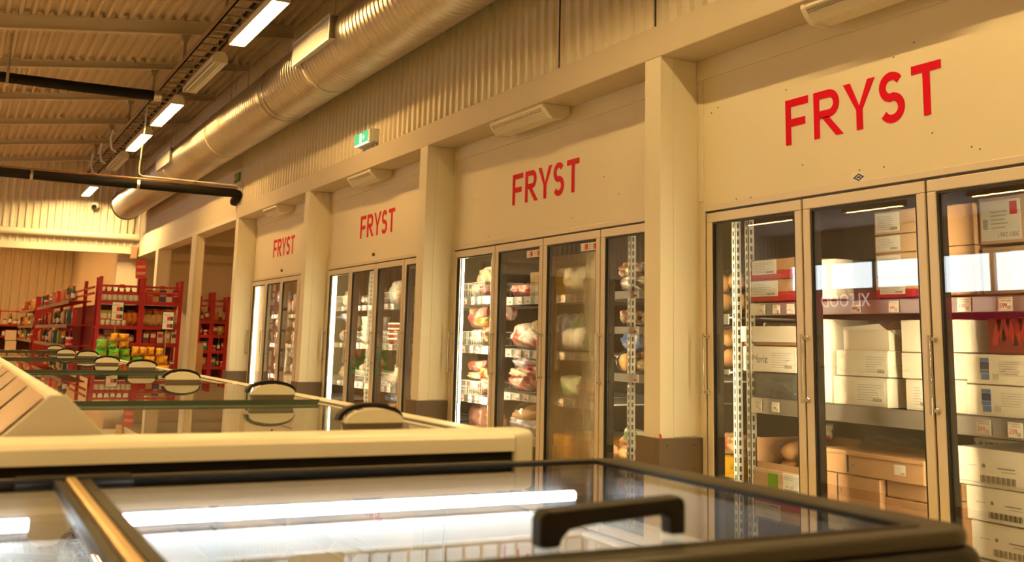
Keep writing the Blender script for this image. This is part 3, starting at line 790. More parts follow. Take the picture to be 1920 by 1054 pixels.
# ------------------------------------------------------------------ island of low chest freezers with sliding lids
FX0, FX1, FZ = -.66, .98, .98
def island(y0, y1, edges, first, label):
    root = empty('chest_freezer', (.16, (y0 + y1) / 2, 0), label, 'freezer', 'white sliding lid chest freezers')
    g = G()
    for x0, x1 in ((FX0, FX0 + .06), (FX1 - .06, FX1)): g.box(x0, x1, y0, y1, .08, .90)
    g.box(FX0 + .06, FX1 - .06, y0, y0 + .05, .08, .90); g.box(FX0 + .06, FX1 - .06, y1 - .05, y1, .08, .90)
    g.build('body', WHITEE, root, bevel=.006)
    g = G(); g.box(FX0 + .06, FX1 - .06, y0 + .05, y1 - .05, .28, .30)
    g.box(.10, .22, y0 + .05, y1 - .05, .30, .93)
    g.build('liner', LINER, root)
    g = G().box(FX0 + .04, FX1 - .04, y0 + .04, y1 - .04, 0, .08); g.build('plinth', BLACKP, root)
    for s in (1, -1):
        def X(x): return .16 + s * (x - .16)
        # side rail with its two lid tracks
        g = G()
        pr = [(.885, .90), (.98, .90), (.984, .93), (.982, .955), (.970, .972), (.945, .978), (.885, .972)]
        pr = [(X(p[0]), p[1]) for p in pr]
        if s < 0: pr = pr[::-1]
        g.prism(pr[::-1], 'y', y0 + (.05 if first else .004), y1 - .004)
        g.build('side_rail', CREAMP, root, smooth=30)
        g = G()
        for xx in (.893, .906): g.box(X(xx), X(xx + .003), y0 + .06, y1 - .02, .972, .9755)
        g.build('track_seal', GASKET, root)
        n = len(edges)
        for i, e in enumerate(edges):
            nx = edges[i + 1] if i + 1 < n else y1 - .03
            z = .9725 if i % 2 else .9655
            g = G().box(X(.235), X(.889), e, nx + .03, z, z + .005)
            lid = g.build('lid', LIDGL, root)
            g = G().box(X(.235), X(.889), e - .004, e, z - .004, z + .009)
            g.box(X(.235), X(.889), e + .022, e + .024, z + .005, z + .006)
            g.build('lid_edge', EDGEGL, lid)
            # half disc pull with a black lip
            hx = X(.735 + .03 * (i % 2)); n2 = 14
            arc = [(hx + .058 * math.cos(PI * k / n2), z + .022 + .026 * math.sin(PI * k / n2) ** .85) for k in range(n2 + 1)]
            g = G().prism(arc[::-1], 'y', e - .004, e + .012)
            h = g.build('handle', CREAMP, lid, smooth=30)
            G().prism([(hx - .057, z + .022), (hx - .052, z + .003), (hx + .052, z + .003), (hx + .057, z + .022)], 'y', e - .003, e + .030).build('handle_foot', mat('brown_foot', (.10, .07, .045), .5), h)
            lip = []
            ro, ri = 1.10, .96
            pts = [(hx + .060 * ro * math.cos(PI * k / n2), z + .026 + .029 * ro * math.sin(PI * k / n2) ** .85) for k in range(0, n2 + 1)] + \
                  [(hx + .060 * ri * math.cos(PI * k / n2), z + .026 + .024 * ri * math.sin(PI * k / n2) ** .85) for k in range(n2, -1, -1)]
            G().prism(pts, 'y', e + .020, e + .046).build('grip_lip', BLACKP, h, smooth=40)
    # raised cover over the middle
    a = y0 + (.095 if first else .0)
    g = G().prism([(.066, .965), (.150, 1.046), (.160, 1.049), (.170, 1.046), (.254, .965)][::-1], 'y', a, y1)
    g.build('middle_cover', CREAMP, root, smooth=20)
    g = G(); k = 0; yy = a + .03
    while yy + .385 < y1:
        g.add([(.078, yy, .9785), (.144, yy, 1.042), (.144, yy + .38, 1.042), (.078, yy + .38, .9785)], [(0, 1, 2, 3)]); yy += .43
    g.v = [(p[0] - .002, p[1], p[2] + .002) for p in g.v]
    g.build('cover_panel', mat('pink_grey_panel', (.62, .47, .38), .25), root)
    if first:
        g = G().prism([(.062, .962), (.148, 1.048), (.172, 1.048), (.258, .962)][::-1], 'y', a - .006, a + .006)
        g.build('cover_end', mat('grey_end_cap', (.55, .50, .43), .35), root, bevel=.002)
        # rounded end bumper
        def roll(z0, z1, o): return [(y0 + .07, z0), (y0 - o, z0), (y0 - o, z1 - .012), (y0 - o + .006, z1 - .004), (y0 - o + .018, z1), (y0 + .07, z1)]
        g = G().prism(roll(.951, .986, .022), 'x', FX0 + .05, FX1 - .055)
        g.build('end_bumper', CREAMP, root, smooth=30)
        G().box(FX0 + .05, FX1 - .055, y0 - .012, y0 + .05, .933, .951).build('bumper_strip', BLACKP, root)
        G().box(FX0 + .05, FX1 - .055, y0 - .020, y0 + .05, .84, .933).build('bumper_skirt', CREAMP, root, bevel=.004)
        g = G()
        for s in (1, -1):
            n = 8; pl = []
            for k in range(n + 1):
                t = PI / 2 * k / n; pl.append((FX1 - .055 + .062 * math.cos(t), y0 + .042 - .064 * math.sin(t)))
            pl += [(FX1 - .055, y0 + .09), (FX1 + .007, y0 + .09)]
            pl = [(.16 + s * (p[0] - .16), p[1]) for p in pl]
            if s > 0: pl = pl[::-1]
            g2 = G().prism(pl, 'z', .86, .985)
            g2.build('corner_cap', CREAMP, root, bevel=.012, seg=3)
    return root
island(1.83, 3.96, [2.03, 2.90], True, 'white chest freezer at the near end of the island, with the rounded cream end bumper')
island(3.96, 6.08, [4.02, 5.15], False, 'second white chest freezer of the island, behind the one with the end bumper')
island(6.08, 8.22, [6.15, 7.38], False, 'third white chest freezer of the island, towards the red racks')
island(8.22, 10.42, [8.50, 9.85], False, 'farthest white chest freezer of the island, closest to the red racks')

# ------------------------------------------------------------------ black rimmed glass top freezer in front
NZ = .935; NX0, NX1, NY0, NY1 = -1.35, 1.145, .962, 1.800
RIM = mat('dark_anodised_rim', (.018, .015, .010), .40, .0, spec=.30, var=.05, vs=4)
nf = empty('display_freezer', (-.1, 1.38, 0), 'black rimmed glass top freezer in the foreground, lit inside by a white tube', 'freezer')
def rrect(x0, x1, y0, y1, r, n=8):
    out = []
    for cx, cy, a0 in ((x1 - r, y0 + r, -PI / 2), (x1 - r, y1 - r, 0), (x0 + r, y1 - r, PI / 2), (x0 + r, y0 + r, PI)):
        for k in range(n + 1):
            a = a0 + PI / 2 * k / n; out.append((cx + r * math.cos(a), cy + r * math.sin(a)))
    return out
def ringz(g, o, i, z0, z1):
    n = len(o)
    vs = [(p[0], p[1], z0) for p in o] + [(p[0], p[1], z1) for p in o] + [(p[0], p[1], z1) for p in i] + [(p[0], p[1], z0) for p in i]
    fs = []
    for k in range(n):
        m = (k + 1) % n
        for a, b in ((0, 1), (1, 2), (2, 3), (3, 0)): fs.append((a * n + k, a * n + m, b * n + m, b * n + k))
    return g.add(vs, fs)
IX0, IX1, IY0, IY1 = NX0 + .062, 1.082, 1.004, 1.772
ringz(G(), rrect(NX0, NX1, NY0, NY1, .055), rrect(IX0, IX1, IY0, IY1, .018), .914, NZ).build('top_rim', RIM, nf, bevel=.008, seg=3)
ringz(G(), rrect(NX0 - .010, NX1 + .010, NY0 - .012, NY1 + .004, .060), rrect(NX0 + .04, NX1 - .04, NY0 + .03, NY1 - .03, .03), .79, .914).build('bumper', BLACKP, nf, bevel=.026, seg=4)
ringz(G(), rrect(IX0 - .003, IX1 + .003, IY0 - .003, IY1 + .003, .02), rrect(IX0 + .018, IX1 - .018, IY0 + .010, IY1 - .016, .012), .922, NZ + .001).build('gasket', BLACKP, nf)
g = G()
g.box(NX0 + .03, NX1 - .03, NY0 + .03, NY0 + .05, .1, .80); g.box(NX0 + .03, NX1 - .03, NY1 - .05, NY1 - .03, .1, .80)
g.box(NX0 + .03, NX0 + .05, NY0 + .05, NY1 - .05, .1, .80); g.box(NX1 - .05, NX1 - .03, NY0 + .05, NY1 - .05, .1, .80); g.box(NX0 + .03, NX1 - .03, NY0 + .03, NY1 - .03, .08, .1)
g.build('body', BLACKP, nf)
# liner: bright walls under a beige tube ledge
LX0, LX1, LY0, LY1 = NX0 + .08, 1.045, 1.030, 1.745
g = G(); z1 = .855; z0 = .40
g.quad((LX0, LY1, z0), (LX1, LY1, z0), (LX1, LY1, z1), (LX0, LY1, z1)); g.quad((LX1, LY1, z0), (LX1, LY0, z0), (LX1, LY0, z1), (LX1, LY1, z1))
g.quad((LX1, LY0, z0), (LX0, LY0, z0), (LX0, LY0, z1), (LX1, LY0, z1)); g.quad((LX0, LY0, z0), (LX0, LY1, z0), (LX0, LY1, z1), (LX0, LY0, z1))
g.quad((LX0, LY0, z0), (LX1, LY0, z0), (LX1, LY1, z0), (LX0, LY1, z0))
g.box(.165, .185, LY0, LY1, z0, .84)
g.build('liner', LINER, nf)
ringz(G(), rrect(LX0 - .03, LX1 + .03, LY0 - .022, LY1 + .03, .02), rrect(LX0, LX1, LY0, LY1, .012), z1, .920).build('tube_ledge', mat('dark_ledge', (.045, .036, .026), .4), nf)
for x0, x1 in ((.222, .998), (-.75, .120)):
    t = G().tube([(x0, 1.718, .882), (x1, 1.718, .882)], .0085, 12).build('lamp_tube', COLDE, nf, smooth=50)
# panes, centre bar
p1 = G().box(.196, IX1 - .016, IY0 + .008, IY1 - .014, .9275, .9325).build('lid', LIDGL, nf)
p2 = G().box(IX0 + .016, .150, IY0 + .008, IY1 - .014, .9275, .9325).build('lid', LIDGL, nf)
g = G().box(.150, .162, IY0, IY1, .920, .938).box(.184, .200, IY0, IY1, .920, .938).build('bar_gasket', BLACKP, nf)
G().box(.165, .181, IY0, IY1, .918, .941).build('centre_bar', mat('gold_anodised', (.62, .44, .20), .35, .8), nf, bevel=.004)
G().box(.10, .26, IY1 - .03, IY1 + .005, .930, .941).build('bar_end', BLACKP, nf, bevel=.003)
# bridge handle on the right hand pane
L = .188; hb = .9325
pl = [(0, 0), (0, .030), (.003, .036), (.009, .039), (L - .009, .046), (L - .003, .043), (L, .037), (L, .004), (L - .020, .004), (L - .020, .020), (L - .026, .0265), (.055, .020), (.036, .017), (.027, .008), (.025, 0)]
pl = [(.572 + p[0], hb + p[1]) for p in pl]
h = G().prism(pl[::-1], 'y', 1.052, 1.076).build('handle', BLACKP, p1, bevel=.0035, seg=3)
h2 = G().prism([(p[0] - .75, p[1]) for p in pl][::-1], 'y', 1.052, 1.076).build('handle', BLACKP, p2, bevel=.0035, seg=3)

def wire_basket(name, cx, cy, z, wx, wy, h, label, nfront=14, nside=5, r=.0022, mt=None, group=None, cat='basket'):
    mt = mt or WHITEE
    root = empty(name, (cx, cy, z), label, cat, group)
    x0, x1, y0, y1 = cx - wx / 2, cx + wx / 2, cy - wy / 2, cy + wy / 2
    g = G()
    for zz, rr in ((z + r, r * 1.3), (z + h * .55, r), (z + h, r * 1.7)):
        c = [(x0, y0, zz), (x1, y0, zz), (x1, y1, zz), (x0, y1, zz)]
        for i in range(4): g.tube([c[i], c[(i + 1) % 4]], rr, 6)
    g.build('rim', mt, root)
    g = G()
    for i in range(nfront + 1):
        y = y0 + wy * i / nfront
        for x in (x0, x1): g.tube([(x, y, z + r), (x, y, z + h)], r * .8, 5, False)
        g.tube([(x0, y, z + r), (x1, y, z + r)], r * .8, 5, False)
    for i in range(nside + 1):
        x = x0 + wx * i / nside
        for y in (y0, y1): g.tube([(x, y, z + r), (x, y, z + h)], r * .8, 5, False)
    g.build('wires', mt, root)
    return root
b = wire_basket('wire_basket', .62, 1.445, .555, .78, .52, .262, 'white wire basket inside the lit foreground freezer', 12, 24, .0032)
tg = tag(G().box(.49, .575, 1.696, 1.698, .765, .82).use(1).box(.50, .53, 1.6955, 1.696, .772, .788).use(2).box(.535, .57, 1.6955, 1.696, .772, .778).build('price_card', [PAPER, INKR, INKG]), 'white price card with a red figure clipped to the basket in the foreground freezer', 'price card')
for i, (x, y, c, w) in enumerate(((.42, 1.40, PAPER, 'pale'), (.70, 1.42, CARDW, 'cream'), (.86, 1.30, printed('bag_white_red', (.8, .78, .74), (.8, .3, .2), (.82, .8, .75), 9), 'white and red'))):
    o = G().pillow(.22, .16, .10, seed=40 + i, wr=.05).build('food_bag', c, org=(0, 0, 0), smooth=60); o.location = (x, y, .565); turn(o, .3 * i, .5)
    tag(o, w + ' frozen food bag lying in the wire basket of the foreground freezer', 'bag')
# ------------------------------------------------------------------ cold room shelving
UPR = mat('perforated_upright', (.60, .56, .48), .45, .5)
UPRW = mat('bright_upright', (.80, .78, .72), .4, .2)
def upright(x, y, m, label, zt=1.86):
    """slotted post: web with rows of slots shown as dark punched plates"""
    root = tag(G().box(x, x + .003, y - .017, y + .017, 0, zt).box(x, x + .04, y - .017, y - .014, 0, zt).box(x, x + .04, y + .014, y + .017, 0, zt).build('shelf_upright', m), label, 'upright')
    g = G(); z = .10
    while z < zt - .05:
        g.box(x - .0006, x + .0, y - .006, y + .006, z, z + .028); z += .046
        g.box(x + .012, x + .026, y - .0178, y - .017, z - .046, z - .018)
    g.build('slots', INK, root)
    return root
upright(3.86, 4.884, UPRW, 'bright white slotted upright behind the far edge of the nearest door bay')
upright(3.86, 4.768, UPR, 'grey slotted upright standing close beside the bright white one')
for y, w in ((5.965, 'second bay beside the blue bags'), (9.62, 'third bay beside the pillar'), (10.02, 'third bay between the two near doors'), (11.02, 'third bay between stacked tubs'), (7.12, 'second bay behind the frosted door'), (8.03, 'second bay near the tube')):
    upright(3.86, y, UPR, 'slotted steel upright in the ' + w)
PRICES = ['199', '299', '449', '499', '489', '599', '249', '239']
def price_tag(parent, y, z, x, txt, w=.060, h=.050):
    g = G().box(x - .0015, x, y - w / 2, y + w / 2, z - h / 2, z + h / 2)
    g.use(2)
    for q in range(2): g.box(x - .002, x - .0015, y - w * .40, y + w * (.42 - .12 * q), z + h * (.36 - .15 * q), z + h * (.42 - .15 * q))
    for q in range(7): g.box(x - .002, x - .0015, y - w * (.12 + .04 * q), y - w * (.14 + .04 * q), z - h * .40, z - h * .14)
    g.use(1)
    if txt:
        v, f = text_geo(txt, h * .46, FACE_MX, (x - .002, y + w * .13, z - h * .12), squeeze=.9); g.add(v, f)
    else:
        g.box(x - .002, x - .0015, y - w * .08, y + w * .40, z - h * .3, z - h * .02)
    return g.build('price_tag', [PAPER, INKR, INKG], parent)
def shelf(y0, y1, z0, z1, label, tags=(), x=3.85, deep=1.148, group='cold room shelves'):
    """y1 > y0; rail between z0 and z1, deck just under the rail's top"""
    root = empty('cold_room_shelf', (x, (y0 + y1) / 2, z1 - .02), label, 'shelf', group)
    g = G().box(x, x + .004, y0, y1, z0, z1).box(x, x + .018, y0, y1, z1 - .004, z1 + .002).box(x - .004, x + .004, y0, y1, z0, z0 + .004)
    g.build('price_rail', RAILM, root, bevel=.0015)
    g = G().box(x + .004, x + deep, y0 + .004, y1 - .004, z1 - .020, z1 - .012)
    g.build('deck', WHITEE, root)
    for t in tags: price_tag(root, t[0], (z0 + z1) / 2, x - .005, t[1], *(t[2:] if len(t) > 2 else ()))
    return root
shelf(2.30, 4.735, 1.308, 1.372, 'upper cold room shelf of the nearest bay, under the red edged cartons', [(4.63, '199'), (4.51, '199'), (4.40, '449'), (3.93, '499'), (3.69, '489'), (3.29, '199', .07, .058), (3.08, '599', .07, .058)])
shelf(2.30, 4.735, .793, .872, 'lower cold room shelf of the nearest bay, under the white carton stacks', [(4.67, '199'), (4.53, '299'), (3.22, '249', .074, .060), (3.065, '239', .07, .06)])
shelf(2.30, 4.735, .235, .293, 'bottom cold room shelf of the nearest bay, under the brown cartons', [])
shelf(4.92, 5.18, 1.262, 1.318, 'short cold room shelf seen past the bright slotted upright', [])
shelf(4.92, 5.18, .365, .412, 'bottom cold room shelf past the bright slotted upright', [])
shelf(4.92, 5.18, .985, 1.012, 'middle cold room shelf past the bright slotted upright', [])
B2 = [((8.03, 8.80), ((1.436, 1.50), (1.032, 1.094), (.632, .688), (.34, .385)), 'under the basket beside the bright tube'),
      ((7.14, 7.95), ((1.420, 1.478), (1.018, 1.074), (.696, .748), (.38, .43)), 'behind the second door'),
      ((6.34, 7.10), ((1.420, 1.478), (1.018, 1.074), (.696, .748), (.30, .345)), 'behind the frosted pane'),
      ((5.20, 6.26), ((1.430, 1.478), (1.204, 1.248), (.900, .950), (.36, .405)), 'behind the door beside the pillar')]
lvl = ['top', 'second', 'third', 'bottom']
for (y0, y1), zs, w in B2:
    for i, (a, b) in enumerate(zs):
        shelf(y0, y1, a, b, '%s cold room shelf of the second bay, %s' % (lvl[i], w), [(y0 + (y1 - y0) * t, None) for t in (.25, .42, .62)] if i < 3 else [])
for bi, ys, zs, nm in ((2, [(11.60, 12.30), (10.86, 11.46), (10.05, 10.66), (9.05, 9.86)], [(1.43, 1.476), (1.026, 1.080), (.615, .672), (.33, .37)], 'third bay'),
                       (3, [(14.42, 15.10), (13.70, 14.30)], [(1.37, 1.414), (.99, 1.036), (.585, .632), (.33, .37)], 'farthest bay')):
    for k, (y0, y1) in enumerate(ys):
        for i, (a, b) in enumerate(zs):
            shelf(y0, y1, a, b, '%s cold room shelf of the %s, %s' % (lvl[i], nm, ['at its far end', 'next along from the far end', 'at the third door', 'beside the near pillar'][k]), [(y0 + (y1 - y0) * t, None) for t in (.35, .62)] if i < 3 else [])

# ------------------------------------------------------------------ cartons
def print_on(root, x, y0, y1, z0, z1, kind, name='shipping_label'):
    """white label on a front that faces the shop; y1 is the edge on the viewer's left"""
    g = G(); X = x - .0012; w = y1 - y0; h = z1 - z0
    if kind not in ('ink', 'dot', 'blue'): g.box(X, x, y0, y1, z0, z1)
    g.use(1); e = X - .0005
    def bar(u0, u1, v0, v1, m=1):
        g.use(m); g.box(e, X, y1 - w * u1, y1 - w * u0, z0 + h * v0, z0 + h * v1)
    if kind == 'lines':
        for q in range(7): bar(.06, R.uniform(.55, .94), .12 + .11 * q, .15 + .11 * q, 2)
        for q in range(9): bar(.60 + .035 * q, .615 + .035 * q + .012 * (q % 2), .08, .22)
    elif kind == 'barcode':
        for q in range(5): bar(.30 + .05 * q, R.uniform(.7, .95), .66 + .06 * q, .69 + .06 * q, 2)
        for q in range(26): bar(.08 + .033 * q, .092 + .033 * q + .012 * (q * 7 % 3), .06, .36)
    elif kind == 'ink':
        for q in range(22): bar(.28 + .032 * q, .292 + .032 * q + .010 * (q * 5 % 3), .04, .30)
        bar(.0, .22, .62, .66, 2); bar(.62, .96, .60, .65, 1); bar(.70, .98, .48, .52, 2)
        n = 12; vs = [(e, y1 - w * (.36 + .035 * math.cos(2 * PI * k / n)), z0 + h * .66 + w * .035 * math.sin(2 * PI * k / n)) for k in range(n)]
        g.use(1).add(vs, [tuple(range(n))])
    elif kind == 'blue':
        bar(.0, .22, .80, .95, 4); bar(.0, .22, .48, .78, 3); bar(.0, .22, .30, .46, 4); bar(.02, .22, .04, .28, 4)
        for q in range(8): bar(.30 + .02 * q, .31 + .02 * q, .06, .30, 2)
        for q in range(6): bar(.46, R.uniform(.9, 1.0), .30 + .1 * q, .325 + .1 * q, 2)
    elif kind == 'dot':
        n = 14; vs = [(e, y1 - w * (.5 + .5 * math.cos(2 * PI * k / n)), z0 + h * .5 + h * .5 * math.sin(2 * PI * k / n)) for k in range(n)]
        g.add(vs, [tuple(range(n))])
    elif kind == 'red':
        bar(.74, .92, .62, .94, 5)
        for q in range(5): bar(.26, R.uniform(.6, .7), .30 + .10 * q, .33 + .10 * q, 2)
        for q in range(5): bar(.06, .18, .30 + .05 * q, .33 + .05 * q, 1)
        v, f = text_geo('30012061', h * .16, FACE_MX @ Matrix.Rotation(PI, 3, 'Z'), (e, y0 + w * .32, z0 + h * .14)); g.use(1).add(v, f)
    elif kind == 'code':
        for q in range(3): bar(.08, R.uniform(.5, .9), .72 + .08 * q, .75 + .08 * q, 2)
        v, f = text_geo('580 1582', h * .15, FACE_MX, (e, (y0 + y1) / 2 + w * .08, z0 + h * .42)); g.use(1).add(v, f)
        for q in range(14): bar(.08 + .06 * q, .10 + .06 * q + .02 * (q * 3 % 2), .06, .32)
    return g.build(name, [PAPER, INKF, INKG, INKB, INKBL, INKR], root)
def carton(y0, y1, z0, z1, x, dx, m, label, lid=0.0, rz=0.0, marks=(), group=None, stripe=None, slot=False):
    g = G().box(x, x + dx, y0, y1, z0, z1)
    o = tag(g.build('carton', m, bevel=.004), label, 'box', group)
    w, h = y1 - y0, z1 - z0
    if lid:
        G().box(x - .006, x + dx + .006, y0 - .006, y1 + .006, z1 - h * lid, z1 + .003).build('lid', m, o, bevel=.003)
    else:
        g = G(); g.box(x, x + dx, y0 + w / 2 - .025, y0 + w / 2 + .025, z1, z1 + .001)
        g.build('tape', mat('packing_tape', (.62, .50, .34), .3), o)
    if stripe:
        G().box(x - .0014, x, y0 + .003, y1 - .003, z0 + h * stripe[0], z0 + h * stripe[1]).build('colour_band', stripe[2], o)
        G().box(x, x + dx, y0 - .0014, y0, z0 + h * stripe[0], z0 + h * stripe[1]).build('colour_band', stripe[2], o)
    if slot: G().box(x - .0015, x, y1 - w * .30, y1 - w * .285, z0 + .01, z1).build('flap_slot', INK, o)
    for (u0, u1, v0, v1, kind) in marks:
        xx = x - .006 if lid and v0 > 1 - lid else x
        print_on(o, xx - (.0015 if stripe else 0), y1 - w * u1, y1 - w * u0, z0 + h * v0, z0 + h * v1, kind)
    if rz: turn(o, rz)
    return o
X1 = 3.875
rb = (0, .42, INKR if False else mat('red_carton_print', (.45, .03, .02), .55))
carton(4.37, 4.79, 1.386, 1.500, X1, .50, CARD, 'lower of the two red edged brown cartons behind the first near door', marks=[(.10, .62, .22, .95, 'lines')], stripe=rb)
carton(4.37, 4.79, 1.503, 1.612, X1, .50, CARD, 'upper of the two red edged brown cartons, directly under the lamp glare', marks=[(.12, .60, .25, .95, 'lines')], stripe=rb)
for i, (a, b) in enumerate(((1.386, 1.475), (1.478, 1.592), (1.595, 1.680), (1.683, 1.795))):
    carton(3.575, 3.835, a, b, X1 + .01, .5, CARDT, '%s tan carton of the tall stack at the second near door' % ['lowest', 'second lowest', 'second highest', 'topmost'][i], marks=[(.04, .62, .1, .92, 'lines')] if i != 0 else [(.10, .7, .15, .85, 'lines')], stripe=(0, .4, rb[2]) if i == 0 else None)
carton(3.252, 3.43, 1.386, 1.600, X1 + .01, .48, CARD, 'lower narrow brown carton, glaring with lamp light, at the third near door')
carton(3.252, 3.43, 1.603, 1.785, X1 + .01, .48, CARD, 'upper narrow brown carton, glaring with lamp light, at the third near door')
carton(2.78, 3.235, 1.386, 1.585, X1 + .03, .48, CARDT, 'lower wide tan carton on the upper shelf at the right frame edge', marks=[(.32, .72, .15, .9, 'lines')])
carton(2.78, 3.240, 1.600, 1.800, X1 + .03, .48, CARDT, 'upper wide tan carton with an upside down numbered white label', marks=[(.02, .46, .06, .92, 'red')])
# middle level, first door: tray, fish carton, shrink wrapped block
tr = G(); y0, y1, x, z0, z1 = 4.392, 4.845, X1, 1.172, 1.252
for a in ((x, x + .45, y0, y0 + .006), (x, x + .45, y1 - .006, y1), (x, x + .006, y0 + .006, y1 - .006), (x + .444, x + .45, y0 + .006, y1 - .006)): tr.box(*a, z0, z1)
tr.box(x, x + .45, y0, y1, z0 - .004, z0)
t_ = tag(tr.build('cardboard_tray', CARDW), 'open white cardboard tray on top of the oriz carton', 'tray')
for i in range(3):
    o = G().pillow(.13, .10, .07, seed=80 + i).build('food_bag', printed('bag_red_grey', (.6, .05, .05), (.5, .48, .45), (.7, .66, .6), 9), org=(0, 0, 0), smooth=60)
    o.location = (x + .12, 4.47 + .14 * i, z0 + .006); turn(o, PI / 2, .3); tag(o, '%s small red and grey bag in the white tray' % ['rightmost', 'middle', 'leftmost'][i], 'bag')
carton(4.394, 4.83, 1.150, 1.167, X1 + .01, .46, CARD, 'thin brown cardboard sheet between the white tray and the oriz carton')
oz = carton(4.396, 4.83, 1.010, 1.145, X1, .48, CARDW, 'white fish carton printed oriz in navy on the middle shelf', marks=[(.52, .96, .1, .9, 'lines')])
v, f = text_geo('oriz', .058, FACE_MX, (X1 - .0012, 4.668, 1.075)); G().add(v, f).build('lettering', INKB, oz)
g = G(); n = 16
g.add([(X1 - .001, 4.775 + .05 * math.cos(2 * PI * k / n), 1.083 + .022 * math.sin(2 * PI * k / n) * (1 if k < 9 else .7)) for k in range(n)], [tuple(range(n))])
g.add([(X1 - .001, 4.732, 1.083), (X1 - .001, 4.705, 1.102), (X1 - .001, 4.705, 1.064)], [(0, 1, 2)])
g.build('fish_print', INKG, oz)
wr = tag(G().box(X1 + .01, X1 + .46, 4.404, 4.80, .872, 1.004).build('wrapped_block', mat('slate_plastic', (.13, .14, .15), .35, bump=.5, bs=25)), 'slate grey shrink wrapped block under the oriz carton', 'package')
G().pillow(.40, .135, .03, seed=4, wr=.3).build('wrap', FILM, wr, smooth=60, local=True)
wr.children[0].location = Vector((-.240, 0, 0)); wr.children[0].rotation_euler = (0, 0, PI / 2)
# second door, middle level
carton(3.775, 4.131, .874, 1.010, X1, .42, CARDW, 'lower wide white carton at the second near door', marks=[(.42, .95, .12, .9, 'lines')])
carton(3.765, 4.107, 1.014, 1.136, X1, .42, CARDW, 'upper wide white carton with a printed label at the second near door', marks=[(.55, .97, .08, .92, 'lines')])
ob = G(); y0, y1, z0, z1, x = 3.775, 4.072, 1.140, 1.232, X1 + .02
ob.box(x, x + .004, y0, y1, z0, z1).box(x + .36, x + .364, y0, y1, z0, z1).box(x + .004, x + .36, y0, y0 + .004, z0, z1).box(x + .004, x + .36, y1 - .004, y1, z0, z1).box(x, x + .36, y0, y1, z0 - .003, z0)
ob.add([(x, y0 + .01, z1), (x, y1 - .01, z1), (x - .03, y1 - .03, z1 + .014), (x - .03, y0 + .03, z1 + .03)], [(0, 1, 2, 3)])
ob.add([(x, y0, z1), (x + .36, y0, z1), (x + .34, y0 - .05, z1 + .03), (x + .02, y0 - .05, z1 - .03)], [(0, 1, 2, 3)])
ob.add([(x, y1, z1), (x + .36, y1, z1), (x + .36, y1 + .07, z1 + .05), (x, y1 + .07, z1 + .05)], [(0, 3, 2, 1)])
op = tag(ob.build('open_carton', CARDW), 'open white carton with raised flaps on top of the pair at the second near door', 'box')
o = G().pillow(.24, .14, .10, seed=9).build('food_bag', printed('bag_maroon_blue', (.30, .03, .03), (.45, .28, .2), (.03, .05, .25), 7), org=(0, 0, 0), smooth=60); o.location = (4.02, 3.92, 1.145); turn(o, PI / 2, .2); tag(o, 'maroon and blue bag inside the open white carton', 'bag')
wh = [(3.560, 3.690, 1.134, 1.279, 'tall narrow'), (3.560, 3.694, 1.015, 1.130, 'middle narrow'), (3.560, 3.675, .874, 1.011, 'lowest narrow')]
for a, b, c, d, w in wh: carton(a, b, c, d, X1 + .01, .42, CARDW, w + ' white carton of the stack touching the second mullion', marks=[(.4, .95, .1, .9, 'lines')] if 'lowest' in w else [])
carton(4.145, 4.205, .876, 1.285, X1 - .01, .30, CARDW, 'tall slim white carton glaring beside the first mullion, lower shelf')
carton(4.085, 4.19, 1.386, 1.585, X1 - .01, .30, CARDW, 'tall slim white carton glaring beside the first mullion, upper shelf')
# third door, middle level
for a, b, c, d, w in ((3.306, 3.428, 1.138, 1.279, 'topmost'), (3.330, 3.428, 1.022, 1.134, 'middle'), (3.336, 3.430, .876, 1.018, 'lowest')):
    carton(a, b, c, d, X1 + .02, .40, CARDW, w + ' glaring white carton of the narrow stack left of the blue labelled pair')
carton(2.86, 3.320, 1.008, 1.132, X1, .44, CARDW, 'upper of the two wide white cartons with blue labels', marks=[(.16, .60, .12, .92, 'blue')])
carton(2.86, 3.330, .876, 1.004, X1, .44, CARDW, 'lower of the two wide white cartons with blue labels', marks=[(.18, .62, .12, .92, 'blue')])
rc = carton(2.86, 3.225, 1.136, 1.285, X1 + .03, .40, CARDD, 'dark red carton with a bright red scrawl on top of the blue labelled pair')
g = G(); pts = [(3.19, 1.17), (3.165, 1.30), (3.145, 1.19), (3.12, 1.345), (3.085, 1.17), (3.06, 1.32), (3.03, 1.18)]
for p, q in zip(pts[:-1], pts[1:]):
    pl = stroke(g, p, q, .030, 0); g.add([(X1 + .028, min(max(c[0], 2.87), 3.22), min(c[1], 1.284)) for c in pl], [(0, 1, 2, 3)])
g.build('scrawl', mat('scrawl_red', (.45, .01, .015), .4), rc)
# lowest level
o = carton(4.392, 4.76, .297, .507, X1, .45, CARDT, 'tan carton with a green square and a numbered label on the bottom shelf', marks=[(.66, .99, .42, .98, 'code')])
G().box(X1 - .0012, X1, 4.555, 4.635, .405, .490).build('green_square', mat('green_print', (.16, .32, .02), .5), o)
bx = G(); y0, y1, z0, z1, x = 4.392, 4.736, .510, .600, X1 + .01
bx.box(x, x + .004, y0, y1, z0, z0 + .03).box(x, x + .42, y1 - .004, y1, z0, z1 + .06).box(x, x + .42, y0, y0 + .004, z0, z1 + .04).box(x + .416, x + .42, y0, y1, z0, z1 + .07).box(x, x + .42, y0, y1, z0 - .003, z0)
tag(bx.build('open_carton', CARD), 'low open brown carton holding a bag of buns on the bottom shelf', 'box')
BUN = mat('baked_bun', (.56, .26, .08), .5, var=.3, vs=14)
BUNL = mat('pale_bun', (.66, .36, .14), .5, var=.2, vs=14)
